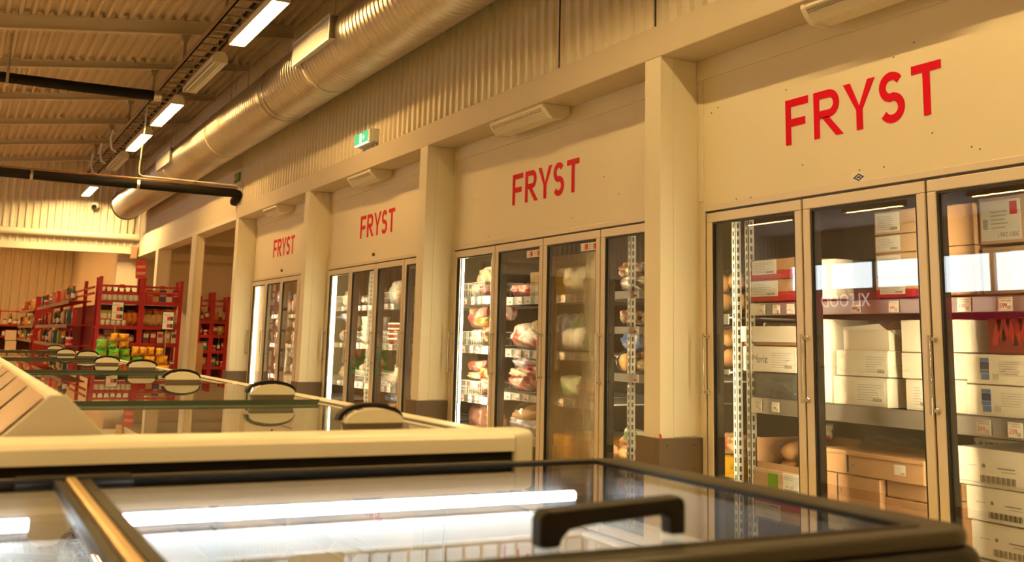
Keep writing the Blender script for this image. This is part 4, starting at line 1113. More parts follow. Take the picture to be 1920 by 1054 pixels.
def bun_bag(y, z, x, w, h, d, label, n=5, m=None, seed=1, filmm=None, rz=0):
    m = m or BUN; rr = random.Random(seed)
    root = empty('bun_bag', (x, y, z), label, 'bag')
    for i in range(n):
        yy = y - w * .40 + w * .80 * (i + .5) / n; k = i % 2
        G().blob((x + d * (-.18 + .36 * k), yy, z + h * (.42 + .12 * rr.random())), d * .27, w / n * .60, h * .40, 12, 8, .06, seed + i).build('bun', m, root, smooth=70)
    g = G().blob((x, y, z + h * .5), d * .56, w * .56, h * .54, 20, 12, .07, seed + 50)
    g.build('film', filmm or FILM, root, smooth=70)
    return root
bun_bag(4.53, .545, X1 + .16, .36, .115, .26, 'clear bag of golden buns tilting out of the low open brown carton', 4, BUNL, 3)
bun_bag(4.50, .513, X1 + .13, .24, .05, .2, 'flat pack of brown rolls under the clear bag of golden buns', 3, BUN, 8)
GREENP = printed('bag_green_red', (.03, .22, .08), (.75, .65, .5), (.55, .06, .04), 11)
o = G().pillow(.24, .085, .12, seed=12, wr=.08).build('bread_bag', GREENP, org=(0, 0, 0), smooth=60); o.location = (4.20, 4.62, .66); turn(o, PI / 2, .15); tag(o, 'green and red printed bread bag lying behind the low open brown carton', 'bag')
# brown cartons behind the second door
carton(3.59, 3.842, .297, .470, X1 + .03, .4, CARD, 'lowest flat brown carton in the corner by the second mullion')
carton(3.59, 3.830, .473, .545, X1 + .03, .4, CARD, 'upper flat brown carton in the corner by the second mullion')
carton(3.845, 4.232, .297, .545, X1, .42, CARD, 'lower large brown carton with a finger hole at the second near door', slot=True, marks=[(.34, .37, .66, .74, 'dot')])
c_ = carton(3.575, 4.235, .549, .655, X1 - .004, .46, CARD, 'long lidded brown carton with a finger hole across the second near door', lid=.16, slot=True, marks=[(.335, .355, .36, .48, 'dot'), (.74, .84, .30, .72, 'lines')])
o = G().pillow(.34, .14, .05, seed=14, wr=.15).build('food_bag', FILM, org=(0, 0, 0), smooth=60); o.location = (4.02, 3.96, .672); turn(o, PI / 2 + .2, 1.25); tag(o, 'crumpled clear bag lying on the long lidded brown carton', 'bag')
wm = carton(3.30, 3.66, .66, .745, 4.30, .3, CARDW, 'pale carton lettered in blue behind the long brown carton')
v, f = text_geo('WERM', .075, FACE_MX, (4.2985, 3.55, .70)); G().add(v, f).build('lettering', INKBL, wm)
# white stack at the frame edge
for i, (a, b, c, d) in enumerate(((2.90, 3.342, .297, .444), (2.90, 3.355, .447, .585), (2.90, 3.388, .588, .740))):
    carton(a, b, c, d, X1 + .005 * (2 - i), .42, CARDW, '%s tapered white barcode carton of the stack at the right frame edge' % ['lowest', 'middle', 'topmost'][i], lid=.9 if i == 2 else 0, marks=[(.10, .62, .10, .80, 'ink')])
carton(3.350, 3.43, .297, .50, X1 + .06, .35, CARD, 'lower small brown carton squeezed beside the white barcode stack')
carton(3.350, 3.43, .503, .578, X1 + .06, .35, CARD, 'upper small brown carton squeezed beside the white barcode stack')
# goods seen left of the bright upright
yl = carton(4.80, 5.15, .414, .525, X1 + .06, .3, mat('yellow_carton_m', (.85, .50, .03), .55), 'yellow carton printed in small dark letters past the bright upright')
v, f = text_geo('Live', .038, FACE_MX, (X1 + .0588, 4.995, .475)); g = G().add(v, f)
v, f = text_geo('v', .038, FACE_MX, (X1 + .0588, 4.865, .475)); g.add(v, f).build('lettering', INK, yl)
for i, (y, m) in enumerate(((4.97, GREENP), (5.10, printed('bag_orange', (.75, .30, .06), (.8, .6, .3), (.5, .08, .03), 10)))):
    o = G().pillow(.17, .125, .10, seed=20 + i).build('bread_bag', m, org=(0, 0, 0), smooth=60); o.location = (4.02, y, .526); turn(o, PI / 2, .1); tag(o, ['green and red', 'orange'][i] + ' bread bag on the yellow carton past the bright upright', 'bag')
bun_bag(5.07, 1.012, 4.02, .24, .13, .2, 'lower clear bag of pale buns past the bright upright', 4, BUNL, 21)
bun_bag(5.07, 1.135, 4.02, .24, .12, .2, 'upper clear bag of pale buns past the bright upright', 4, BUNL, 22)
bun_bag(5.10, 1.330, 4.05, .26, .13, .2, 'lowest clear bread bag on the high shelf past the bright upright', 3, BUNL, 23)
bun_bag(5.12, 1.45, 4.05, .24, .13, .2, 'topmost clear bread bag on the high shelf past the bright upright', 3, BUNL, 24)

# ------------------------------------------------------------------ bags, tubs and baskets of the farther bays
def pk(name, cols, sc=11, **k): return printed(name, *cols, sc, **k)
M_ = {
 'red': pk('p_red', ((.55, .02, .03), (.75, .62, .55), (.62, .05, .05)), 12), 'pink': pk('p_pink', ((.78, .28, .26), (.86, .55, .48), (.70, .16, .16)), 9),
 'yellow': pk('p_yellow', ((.80, .50, .05), (.85, .70, .30), (.60, .20, .05)), 10), 'cream': pk('p_cream', ((.80, .72, .52), (.85, .80, .66), (.66, .52, .30)), 8),
 'orange': pk('p_orange', ((.80, .36, .08), (.85, .55, .25), (.62, .14, .04)), 12), 'blue': pk('p_blue', ((.05, .12, .42), (.70, .74, .82), (.10, .22, .60)), 13),
 'brownp': pk('p_brown', ((.40, .20, .10), (.80, .68, .5), (.26, .10, .05)), 16), 'white': pk('p_white', ((.82, .80, .74), (.86, .84, .80), (.55, .45, .40)), 9),
 'green': pk('p_green', ((.05, .22, .06), (.72, .72, .55), (.12, .34, .08)), 11), 'dark': pk('p_dark', ((.10, .03, .03), (.40, .20, .15), (.20, .05, .04)), 12),
 'purple': pk('p_purple', ((.10, .05, .22), (.72, .68, .70), (.35, .30, .48)), 12), 'redw': pk('p_redw', ((.60, .03, .03), (.82, .78, .72), (.70, .10, .08)), 8),
}
def bag(y0, y1, z0, z1, m, label, x=3.99, t=.16, lean=.12, seed=0, skew=0.0, group=None, name='food_bag', cat='bag'):
    o = G().pillow(abs(y1 - y0), z1 - z0, t, seed=seed, wr=.09).build(name, M_.get(m, m) if isinstance(m, str) else m, org=(0, 0, 0), smooth=60)
    o.location = (x, (y0 + y1) / 2, z0 + .004 + t * .28 * math.sin(lean)); o.rotation_euler = (lean, skew, PI / 2)
    return tag(o, label, cat, group)
def basket(y0, y1, z0, z1, label, n=13):
    return wire_basket('wire_basket', 4.06, (y0 + y1) / 2, z0, .36, y1 - y0, z1 - z0, label, n, 6, .0022)
def tub(y, z, r, h, m, lidm, label, x=4.0, group=None):
    o = tag(G().lathe([(r * .86, 0), (r * .9, .004), (r, h * .92), (r, h)], (x, y, z), 20).build('tub', m, smooth=40), label, 'tub', group)
    G().lathe([(r + .004, 0), (r + .004, .012), (r - .004, .016)], (x, y, z + h), 20).build('lid', lidm, o, smooth=40)
    return o
SEC = 'of the second bay'
basket(8.20, 8.66, 1.502, 1.622, 'wire basket on the top shelf beside the bright tube of the second bay')
bag(8.24, 8.44, 1.51, 1.60, 'red', 'red striped bag standing in the top basket by the tube', seed=2); bag(8.42, 8.62, 1.51, 1.61, 'cream', 'cream bag standing in the top basket by the tube', seed=3)
bag(8.24, 8.56, 1.60, 1.715, 'cream', 'crumpled pale bag lying over the top basket by the tube', seed=4, lean=.5, skew=.2)
bag(8.40, 8.64, 1.235, 1.425, 'pink', 'tall pink bag on the second shelf beside the tube', seed=5); bag(8.16, 8.42, 1.245, 1.33, 'yellow', 'yellow crinkle bag on the second shelf beside the tube', seed=6, x=3.95)
bag(8.18, 8.34, 1.30, 1.42, 'red', 'dark red bag behind the yellow crinkle bag', seed=7, x=4.12)
basket(8.18, 8.64, 1.098, 1.212, 'wire basket on the second shelf beside the bright tube'); bag(8.38, 8.60, 1.10, 1.23, 'white', 'white bag in the second basket by the tube', seed=8); bag(8.20, 8.40, 1.10, 1.26, 'brownp', 'brown bag in the second basket by the tube', seed=9)
bag(8.36, 8.62, .862, .965, 'pink', 'pink bag on top of the third basket by the tube', seed=10); bag(8.12, 8.42, .80, .918, 'orange', 'orange bag leaning on the third basket by the tube', seed=11)
basket(8.17, 8.64, .690, .802, 'wire basket on the third shelf beside the bright tube'); bag(8.40, 8.60, .70, .80, 'white', 'white bag in the third basket by the tube', seed=12); bag(8.20, 8.40, .70, .83, 'red', 'red bag in the third basket by the tube', seed=13); bag(8.42, 8.60, .80, .865, 'cream', 'cream bag wedged on the third basket by the tube', seed=14)
bag(8.10, 8.28, .44, .535, 'orange', 'bright orange packet at the bottom by the tube', seed=15, lean=.6); bag(8.30, 8.62, .39, .60, 'dark', 'dark plastic bag at the bottom by the tube', seed=16)
bag(7.47, 7.83, 1.480, 1.580, 'red', 'flat red bag on the top shelf behind the second door of the second bay', seed=17, t=.2); bag(7.52, 7.72, 1.482, 1.575, 'white', 'white bag behind the flat red one on the top shelf', seed=18, x=4.2)
carton(7.265, 7.42, 1.480, 1.580, X1 + .02, .3, mat('yellow_carton_b', (.62, .38, .06), .5), 'lower yellow box on the top shelf behind the second door', marks=[(.2, .8, .3, .8, 'lines')]); carton(7.265, 7.42, 1.584, 1.665, X1 + .02, .3, mat('yellow_carton_b', (.62, .38, .06), .5), 'upper yellow box on the top shelf behind the second door')
bag(7.30, 7.56, 1.60, 1.70, 'cream', 'pale round bag sitting high behind the second door', seed=19, x=4.15, t=.2)
bag(7.46, 7.84, 1.076, 1.275, 'redw', 'big red and white plastic sack behind the second door', seed=20, t=.26, x=4.03); bag(7.24, 7.44, 1.08, 1.19, 'red', 'red bag tight beside the big red and white sack', seed=21); bag(7.24, 7.46, 1.19, 1.30, 'cream', 'cream bag above the small red one behind the second door', seed=22)
for i, (y0, y1, m) in enumerate(((7.68, 7.82, 'purple'), (7.50, 7.66, 'blue'), (7.34, 7.48, 'green'))): bag(y0, y1, 1.076, 1.36, m, '%s bag far back above the big red and white sack' % m, seed=23 + i, x=4.35)
for i, (y0, y1, z0, z1, m) in enumerate(((7.60, 7.84, .750, .83, 'redw'), (7.34, 7.62, .750, .845, 'dark'), (7.55, 7.82, .825, .905, 'cream'), (7.28, 7.56, .84, .925, 'red'), (7.50, 7.80, .90, .99, 'purple'), (7.26, 7.52, .92, 1.005, 'white'))):
    bag(y0, y1, z0, z1, m, '%s bag %s of the heap behind the second door' % ({'redw': 'red and white', 'purple': 'blue'}.get(m, m), ['low at the far side', 'low at the near side', 'in the middle at the far side', 'in the middle at the near side', 'on top at the far side', 'on top at the near side'][i]), seed=30 + i, t=.2, lean=.35)
root = empty('baguette_bag', (4.0, 7.55, .43), 'bag of two pale baguettes lying slanted at the bottom behind the second door', 'bag')
for a, b in (((4.0, 7.80, .56), (3.98, 7.26, .63)), ((4.08, 7.74, .60), (4.07, 7.40, .65))):
    G().tube([Vector(a).lerp(Vector(b), t) for t in (0, .06, .15, .5, .85, .94, 1)], .042, 12).build('baguette', BUNL, root, smooth=60)
G().blob((4.03, 7.54, .60), .10, .32, .085, 20, 12, .08, 5).build('film', FILM, root, smooth=70)
bag(7.30, 7.84, .432, .52, 'purple', 'dark blue and silver bag under the baguettes', seed=36, t=.2, lean=.4)
# frosted door: vague shapes
bag(6.66, 6.98, 1.48, 1.68, 'cream', 'pale bag glowing on the top shelf behind the frosted pane', seed=40, t=.22); bag(6.42, 6.66, 1.48, 1.62, 'white', 'white bag on the top shelf behind the frosted pane', seed=41)
bag(6.74, 7.00, 1.08, 1.24, 'white', 'bright white bag on the second shelf behind the frosted pane', seed=42); bag(6.44, 6.70, 1.08, 1.20, 'green', 'green bag on the second shelf behind the frosted pane', seed=43); bag(6.80, 7.02, .75, .90, 'green', 'green bag on the third shelf behind the frosted pane', seed=44); bag(6.46, 6.78, .75, .88, 'dark', 'dark bag on the third shelf behind the frosted pane', seed=45)
for i, (z0, z1) in enumerate(((.348, .415), (.418, .488))):
    carton(6.42, 7.03, z0, z1, X1, .4, mat('amber_carton', (.66, .32, .02), .5), ['lower', 'upper'][i] + ' amber yellow crate behind the frosted pane', marks=[(.44, .48, .4, .7, 'dot')])
# door beside the pillar
bag(5.96, 6.22, 1.56, 1.668, 'brownp', 'patterned brown and white bag high behind the door beside the pillar', seed=46, t=.2); bag(6.02, 6.22, 1.478, 1.57, 'white', 'gleaming white bag on the top shelf beside the pillar', seed=47); bag(5.80, 6.09, 1.478, 1.553, 'cream', 'cream yellow bag on the top shelf beside the pillar', seed=48, lean=.4); bag(5.72, 5.90, 1.55, 1.64, 'redw', 'red and white packet high at the pillar edge', seed=49)
bag(5.94, 6.24, 1.249, 1.332, 'brownp', 'speckled brown bag on the second shelf beside the pillar', seed=50, lean=.4); bag(5.72, 5.99, 1.249, 1.312, 'cream', 'pale flat bag on the second shelf beside the pillar', seed=51, lean=.4)
bag(5.98, 6.24, 1.085, 1.20, 'blue', 'blue and white bag hanging over the third shelf beside the pillar', seed=52, lean=.5); bag(5.74, 6.00, 1.09, 1.19, 'blue', 'second blue bag nearer the pillar edge', seed=53, lean=.5)
bun_bag(6.10, .955, 3.98, .24, .15, .2, 'clear bag of tan rolls on the third shelf beside the pillar', 4, BUNL, 60); bun_bag(5.86, 1.035, 4.0, .18, .08, .18, 'clear bag of orange rolls on the third shelf by the pillar edge', 3, mat('orange_roll', (.62, .26, .06), .5, var=.2, vs=14), 61); bag(5.76, 6.0, .953, 1.04, 'cream', 'tan bag under the orange rolls', seed=62)
bag(6.02, 6.24, .41, .52, 'orange', 'orange red snack bag at the bottom beside the pillar', seed=63, lean=.4); bag(5.94, 6.18, .47, .575, 'green', 'green snack bag at the bottom beside the pillar', seed=64, lean=.4); bag(5.74, 5.98, .43, .56, 'brownp', 'black and white printed bag at the bottom by the pillar edge', seed=65); bun_bag(6.10, .405, 3.90, .24, .10, .14, 'clear bag of pale round buns at the very bottom beside the pillar', 3, BUNL, 66)
# third bay
TH = 'of the third bay'
for i, (y0, y1, z0, z1, m, w) in enumerate((
 (11.78, 12.20, 1.478, 1.665, 'cream', 'cream bag on the top shelf beside the tube'), (11.80, 12.00, 1.21, 1.39, 'cream', 'tall cream bag on the second shelf beside the tube'), (11.98, 12.18, 1.32, 1.40, 'blue', 'pale blue topped bag on the second shelf beside the tube'),
 (11.76, 12.20, 1.083, 1.215, 'white', 'white sack on the second shelf beside the tube'), (11.78, 12.14, .675, .82, 'cream', 'slumped cream bag on the third shelf beside the tube'),
 (10.93, 11.30, 1.478, 1.67, 'yellow', 'tall yellow green bag on the top shelf'), (11.20, 11.44, 1.478, 1.59, 'white', 'white bag at the far side of the top shelf'),
 (10.94, 11.40, .74, .925, 'red', 'big red bag standing in the basket'), (11.26, 11.44, .70, .86, 'white', 'white and orange bag in the basket'),
 (10.14, 10.44, 1.478, 1.66, 'yellow', 'yellow bag on the top shelf at the third door'), (10.40, 10.62, 1.478, 1.72, 'white', 'gleaming white bag with a blue top at the third door'),
 (10.14, 10.56, .75, .945, 'red', 'red bag standing tall on the third shelf at the third door'), (10.12, 10.42, .68, .90, 'cream', 'cream rounded sack on the third shelf at the third door'), (10.40, 10.62, .68, .80, 'brownp', 'brown bag low on the third shelf at the third door'),
 (10.26, 10.60, .38, .50, 'brownp', 'brown nut bag at the bottom of the third door'), (10.30, 10.60, .50, .585, 'blue', 'blue and white carton bag at the bottom of the third door'),
 (9.66, 9.84, 1.478, 1.70, 'redw', 'red and white bag at the pillar edge on the top shelf'), (9.66, 9.84, 1.083, 1.30, 'pink', 'pink bag at the pillar edge on the second shelf'), (9.66, 9.84, .675, .99, 'white', 'tall gleaming white bag at the pillar edge on the third shelf'))):
    bag(y0, y1, z0, z1, m, w + ' ' + TH, seed=100 + i, x=4.17 if 'standing tall' in w else 3.99)
for k, (z, h) in enumerate(((1.083, .055), (1.141, .055), (1.199, .055), (1.257, .09))):
    tub(11.16, z, .15, h, CARDW, WHITEP, '%s white tub of the stack at the second door of the third bay' % ['lowest', 'second lowest', 'second highest', 'topmost'][k])
for k in range(4): tub(10.34, 1.083 + .05 * k, .15, .045, mat('maroon_tub', (.20, .03, .02), .4), CREAMP, '%s maroon tub of the stack at the third door of the third bay' % ['lowest', 'second lowest', 'second highest', 'topmost'][k])
for y0, y1, z0, z1, w in ((10.13, 10.62, 1.081, 1.21, 'second shelf at the third door'), (10.94, 11.44, .676, .79, 'third shelf at the second door'), (10.14, 10.62, .676, .79, 'third shelf at the third door'), (10.14, 10.62, 1.478, 1.60, 'top shelf at the third door'), (10.94, 11.44, 1.081, 1.20, 'second shelf at the second door'), (11.76, 12.20, 1.478, 1.60, 'top shelf beside the tube')):
    basket(y0, y1, z0, z1, 'wire basket on the %s of the third bay' % w, 12)
# farthest bay
for i, (y0, y1, z0, z1, m, w) in enumerate((
 (14.66, 14.86, 1.42, 1.62, 'redw', 'red and white bag on the top shelf'), (14.84, 15.02, 1.56, 1.76, 'blue', 'light blue bag standing highest'), (14.64, 15.06, 1.24, 1.37, 'cream', 'cream bag on the second shelf'), (14.70, 15.06, 1.06, 1.21, 'brownp', 'brown bag low on the second shelf'),
 (14.64, 15.06, .90, 1.03, 'yellow', 'yellow bag on the third shelf'), (14.62, 14.84, .84, .96, 'green', 'green leafy bag on the third shelf'), (14.62, 15.02, .64, .86, 'white', 'white and green bag low on the third shelf'),
 (13.80, 14.10, 1.42, 1.76, 'white', 'tall gleaming white bag on the top shelf at the near door'), (14.04, 14.26, 1.42, 1.70, 'pink', 'pale pink bag on the top shelf at the near door'), (13.80, 14.24, 1.22, 1.35, 'redw', 'red speckled bag on the second shelf at the near door'), (13.80, 14.24, 1.04, 1.21, 'pink', 'pink bag low on the second shelf at the near door'),
 (13.80, 14.22, .84, .97, 'green', 'dark green bag on the third shelf at the near door'), (13.80, 14.22, .64, .83, 'white', 'white bag low on the third shelf at the near door'), (13.82, 14.40, .38, .60, 'blue', 'blue bag at the bottom at the near door'), (14.50, 15.0, .38, .56, 'redw', 'red and blue bag at the bottom'))):
    bag(y0, y1, z0, z1, m, w + ' of the farthest bay', seed=140 + i)
# ------------------------------------------------------------------ red racks at the far end of the shop
def lab(base, n): return base
TAN = mat('tan_bag', (.62, .40, .20), .4, var=.3, vs=20); ORN = mat('orange_bag', (.65, .22, .05), .35, var=.3, vs=20)
PURP = mat('purple_box', (.12, .05, .22), .5); LGREEN = mat('lime_box', (.38, .42, .06), .5); DKG = mat('dark_green', (.03, .07, .03), .4); AMBER = mat('amber_glass', (.14, .05, .015), .15)
MUSH = mat('brown_goods', (.20, .08, .05), .5, var=.3, vs=20); TEAL = mat('teal_box', (.05, .18, .20), .5); STEELB = mat('shelf_plate', (.30, .22, .18), .5, .2)
def item(kind, a, b):
    """small packaged goods, origin at the base; a body, b cap or print"""
    g = G()
    if kind == 'jar': g.lathe([(.036, 0), (.040, .01), (.040, .085), (.034, .095)], (0, 0, 0), 12).use(1).lathe([(.036, .095), (.036, .118)], (0, 0, 0), 12)
    elif kind == 'bottle': g.lathe([(.034, 0), (.036, .01), (.036, .15), (.013, .21), (.013, .255)], (0, 0, 0), 12).use(1).lathe([(.015, .255), (.015, .28)], (0, 0, 0), 12).lathe([(.0368, .04), (.0368, .12)], (0, 0, 0), 12)
    elif kind == 'tin': g.lathe([(.045, 0), (.047, .004), (.047, .104), (.045, .11)], (0, 0, 0), 14).use(1).lathe([(.0476, .02), (.0476, .08)], (0, 0, 0), 14)
    elif kind == 'carton': g.box(-.05, .05, -.035, .035, 0, .20).use(1).box(-.042, .042, -.036, .036, .09, .16)
    elif kind == 'bag': g.pillow(.14, .20, .08, seed=3)
    elif kind == 'pack': g.box(-.09, .09, -.05, .05, 0, .11).use(1).box(-.06, .06, -.051, .051, .03, .085)
    o = g.build({'carton': 'goods_carton', 'bag': 'goods_bag', 'pack': 'goods_pack'}.get(kind, kind), [a, b], org=(0, 0, 0), smooth=45 if kind != 'carton' else None)
    return o
KC = {'jar': 'jar', 'bottle': 'bottle', 'tin': 'tin', 'carton': 'box', 'bag': 'bag', 'pack': 'pack'}
PROTO = {}
def put(kind, a, b, x, y, z, rz, label, group, sc=1.0):
    key = (kind, a.name, b.name)
    if key not in PROTO:
        o = item(kind, a, b); PROTO[key] = o
    else:
        o = dup(PROTO[key])
    o.location = (x, y, z); o.rotation_euler = (0, 0, rz); o.scale = (sc, sc, sc)
    o['label'] = label; o['category'] = KC[kind]; o['group'] = group
    return o
def rack_x(xs, y, zs, ztop, depth, label, bars=(), kind='rack', tops=None):
    """rack seen from the front: posts at xs, shelves at heights zs"""
    root = empty('red_rack', ((xs[0] + xs[-1]) / 2, y + depth / 2, 0), label, 'rack')
    for i, x in enumerate(xs):
        w = .045 if 0 < i < len(xs) - 1 else .028
        g = G(); zt = tops[i] if tops else ztop
        g.box(x - w, x + w, y, y + .05, 0, zt).box(x - .025, x + .025, y + depth - .05, y + depth, 0, zt)
        g.box(x - .012, x + .012, y + .05, y + depth - .05, .10, .14).box(x - .012, x + .012, y + .05, y + depth - .05, 1.2, 1.24)
        g.build('post', REDP, root, bevel=.003)
    for z in zs:
        g = G().box(xs[0], xs[-1], y - .012, y + .01, z - .065, z).box(xs[0] + .02, xs[-1] - .02, y + .01, y + depth, z - .02, z)
        g.build('shelf', REDD, root)
    G().box(xs[0] + .03, xs[-1] - .03, y + depth - .03, y + depth - .022, .2, zs[-1] - .06).build('back_panel', mat('dark_back_panel', (.07, .02, .018), .6), root)
    for z in bars: G().box(xs[0], xs[-1], y + .01, y + .035, z - .018, z + .018).build('cross_bar', REDP, root)
    for i in range(len(xs) - 1):
        xm = (xs[i] + xs[i + 1]) / 2
        G().box(xm - .04, xm + .04, y - .005, y + .012, bars[0] - .03 if bars else 1, bars[0] + .03 if bars else 1.05).build('bar_clip', REDP, root)
    return root
RY = 19.5
rack_x([2.125, 2.80, 3.435], RY, [.60, .97, 1.255, 1.665], 2.06, .50, 'tall red double rack facing the freezers, with white price boards before it', (1.905, 1.80), tops=[2.06, 2.06, 2.03])
TR = 'of the tall red rack'
for i in range(7): put('jar', PAPER, INKR, 2.20 + .085 * i, RY + .08, 1.666, 0, 'small red lidded white jar on the top shelf ' + TR, 'red lidded jars, top shelf', 1.05)
for i in range(5): put('bottle', DKG, PAPER, 2.24 + .10 * i, RY + .26, 1.666, 0, 'dark bottle behind the red lidded jars on the top shelf ' + TR, 'dark bottles, top shelf', .95)
for i, (a, b) in enumerate(((INKR, PAPER), (TAN, INKR), (PURP, PAPER), (PAPER, INKR), (REDP, PAPER))): put('carton', a, b, 2.92 + .11 * i, RY + .10, 1.666, 0, '%s box on the top shelf, right bay %s' % (['red and white', 'tan', 'purple', 'white', 'all red'][i], TR), 'boxes, top shelf right bay', 1.0)
for i in range(3): put('pack', ORN, PAPER, 2.90 + .20 * i, RY + .34, 1.666, 0, 'orange pack behind the boxes on the top shelf ' + TR, 'orange packs, top shelf', 1.1)
for i in range(3): put('carton', LGREEN, PAPER, 2.22 + .11 * i, RY + .14, 1.256, 0, 'lime green box on the second shelf, left bay ' + TR, 'lime boxes, second shelf', 1.2)
for i in range(5): put('jar', PAPER, INKR, 2.20 + .085 * i, RY + .05, 1.256, 0, 'white and red jar before the lime boxes ' + TR, 'white jars, second shelf', .9)
for i in range(3): put('bag', ORN, PAPER, 2.58 + .09 * i, RY + .18, 1.256, .2, 'orange bag on the second shelf near the middle post ' + TR, 'orange bags, second shelf', 1.1)
for i in range(7): put('bag', TAN, PAPER, 2.88 + .085 * i, RY + .10, 1.256, .1, 'tan bread bag on the second shelf, right bay ' + TR, 'tan bread bags, second shelf', .95)
for i in range(3): put('bag', ORN, PAPER, 2.92 + .20 * i, RY + .22, 1.256, .1, 'orange bag heaped behind the tan bread bags ' + TR, 'orange bags heaped behind', 1.45)
for i, (a, b) in enumerate(((MUSH, PAPER), (REDP, PAPER), (PAPER, INKR), (TAN, PAPER), (PAPER, MUSH))): put('carton', a, b, 2.92 + .115 * i, RY + .10, .972, 0, '%s box on the third shelf, right bay %s' % (['brown', 'red', 'white and red', 'tan', 'white and brown'][i], TR), 'boxes, third shelf right bay', .95)
for i in range(5): put('tin', MUSH, TAN, 2.24 + .11 * i, RY + .10, .972, 0, 'brown tin on the third shelf, left bay ' + TR, 'brown tins, third shelf', 1.1)
for i in range(5): put('pack', MUSH, PAPER, 2.92 + .115 * i, RY + .12, .602, 0, 'brown pack on the lowest shelf, right bay ' + TR, 'brown packs, lowest shelf', .6)
for zi, z in enumerate((1.256, .972)):
    for i in (0, 1, 2, 3, 4, 6, 7, 8, 9):
        kd, a, b, w = [('carton', MUSH, TAN, 'brown box'), ('tin', REDD, TAN, 'red tin'), ('bag', MUSH, TAN, 'brown bag'), ('carton', REDD, ORN, 'dark red box')][(i * 3 + zi) % 4]
        put(kd, a, b, 2.22 + .115 * i + (.08 if i > 4 else 0), RY + .36, z, 0, '%s at the back of the %s shelf %s' % (w, ['second', 'third'][zi], TR), '%s, back of %s shelf' % (w, ['second', 'third'][zi]), 1.3)
# red sign above the middle post
sg = tag(G().box(2.665, 2.835, RY + .02, RY + .03, 2.05, 2.35).build('hanging_sign', mat('sign_red', (.70, .05, .05), .5)), 'red sign with two white lines raised above the middle post of the red rack', 'sign')
g = G()
for z in (2.245, 2.135):
    for k in range(9): g.box(2.685 + .0155 * k, 2.695 + .0155 * k, RY + .018, RY + .02, z - .026 + .004 * (k % 3), z + .026 - .005 * (k % 2))
g.build('sign_writing', mat('sign_pink', (.85, .60, .52), .6), sg); G().box(2.79, 2.81, RY + .03, RY + .05, 1.95, 2.2).build('stem', REDP, sg)
turn(sg, 0, 0, -.06)

# gondola running away from the rack's left post
def gondola():
    root = empty('red_gondola', (2.0, 28.5, 0), 'long red shelving run receding from the tall red rack towards the back wall', 'shelving')
    for y in (21.8, 24.2, 26.6, 29.3, 31.4, 33.6, 35.8): G().box(2.09, 2.15, y - .03, y + .03, 0, 2.06).build('post', REDP, root, bevel=.003)
    for y0, y1 in ((20.3, 24.2), (24.2, 28.2), (29.3, 33.6), (33.6, 36.2)):
        for z in (.55, .90, 1.255, 1.665):
            g = G().box(1.72, 2.09, y0 + .02, y1 - .02, z - .02, z).use(1).box(1.712, 1.72, y0 + .02, y1 - .02, z - .06, z + .004)
            g.build('shelf', [REDD, STEELB], root)
        G().box(2.145, 2.155, y0, y1, .1, 1.60).build('back_panel', REDD, root)
        for z in (1.80, 1.905): G().box(2.10, 2.12, y0, y1, z - .018, z + .018).build('cross_bar', REDP, root)
    G().box(1.74, 2.16, 29.24, 29.30, .05, 1.95).build('end_panel', REDD, root)
    return root
gondola()
pal = [('bottle', DKG, PAPER, 'dark green bottle'), ('carton', TEAL, PAPER, 'teal box'), ('jar', MUSH, PAPER, 'brown jar'), ('carton', REDP, PAPER, 'red box'), ('bottle', AMBER, TAN, 'amber bottle'), ('bag', TAN, PAPER, 'tan bag'), ('carton', LGREEN, PAPER, 'lime box'), ('tin', PAPER, INKR, 'white tin'), ('carton', MUSH, TAN, 'brown box'), ('bag', ORN, PAPER, 'orange bag')]
for zi, z in enumerate((1.667, 1.257, .902)):
    y = 20.5; k = zi * 3
    while y < 36:
        kd, a, b, w = pal[(k * 7 + zi * 2 + (k // 4)) % len(pal)]
        if not 28.1 < y < 29.45:
            put(kd, a, b, 1.80 + .05 * (k % 2), y, z, -PI / 2, '%s on the %s shelf of the receding red shelving' % (w, ['top', 'second', 'third'][zi]), '%s, %s shelf of the receding shelving' % (w, ['top', 'second', 'third'][zi]), 1.25 if kd != 'bottle' else 1.0)
        y += .40 + .10 * ((k * 5) % 3); k += 1
# low shelving against the back wall
bk = rack_x([.2, 1.25, 2.25], 38.0, [.50, .95, 1.30], 1.74, .5, 'low dark red shelving against the back wall of the hall', (1.70,))
for zi, z in enumerate((1.302, .952)):
    for i in (0, 1, 2, 3, 4, 7, 8, 9, 10, 11):
        kd, a, b, w = [('tin', MUSH, PAPER, 'brown tin'), ('pack', REDP, PAPER, 'red pack'), ('jar', PAPER, MUSH, 'white jar'), ('bottle', AMBER, PAPER, 'amber bottle')][(i * 3 + zi) % 4 if zi else (0, 2, 3)[i % 3]]
        put(kd, a, b, .38 + .15 * i, 38.1, z, 0, '%s on the %s shelf against the back wall' % (w, ['upper', 'middle'][zi]), '%s, back wall %s shelf' % (w, ['upper', 'middle'][zi]), 1.35)
for i, (z0, z1) in enumerate(((.52, .80), (.82, 1.12))): carton(1.50, 1.80, z0, z1, 36.9, .3, CARDW, '%s white carton of the pair standing before the back wall shelving' % ['lower', 'upper'][i])
for o in list(bpy.data.objects):
    if o.get('label', '').endswith('before the back wall shelving'): o.location = (1.62 if 'lower' in o['label'] else 1.60, 37.3, o.location.z); o.rotation_euler = (0, 0, PI / 2)
tag(G().box(1.30, 1.95, 37.05, 37.6, 0, .52).build('display_plinth', CARD, bevel=.004), 'low brown plinth carrying the two white cartons by the back wall', 'plinth')

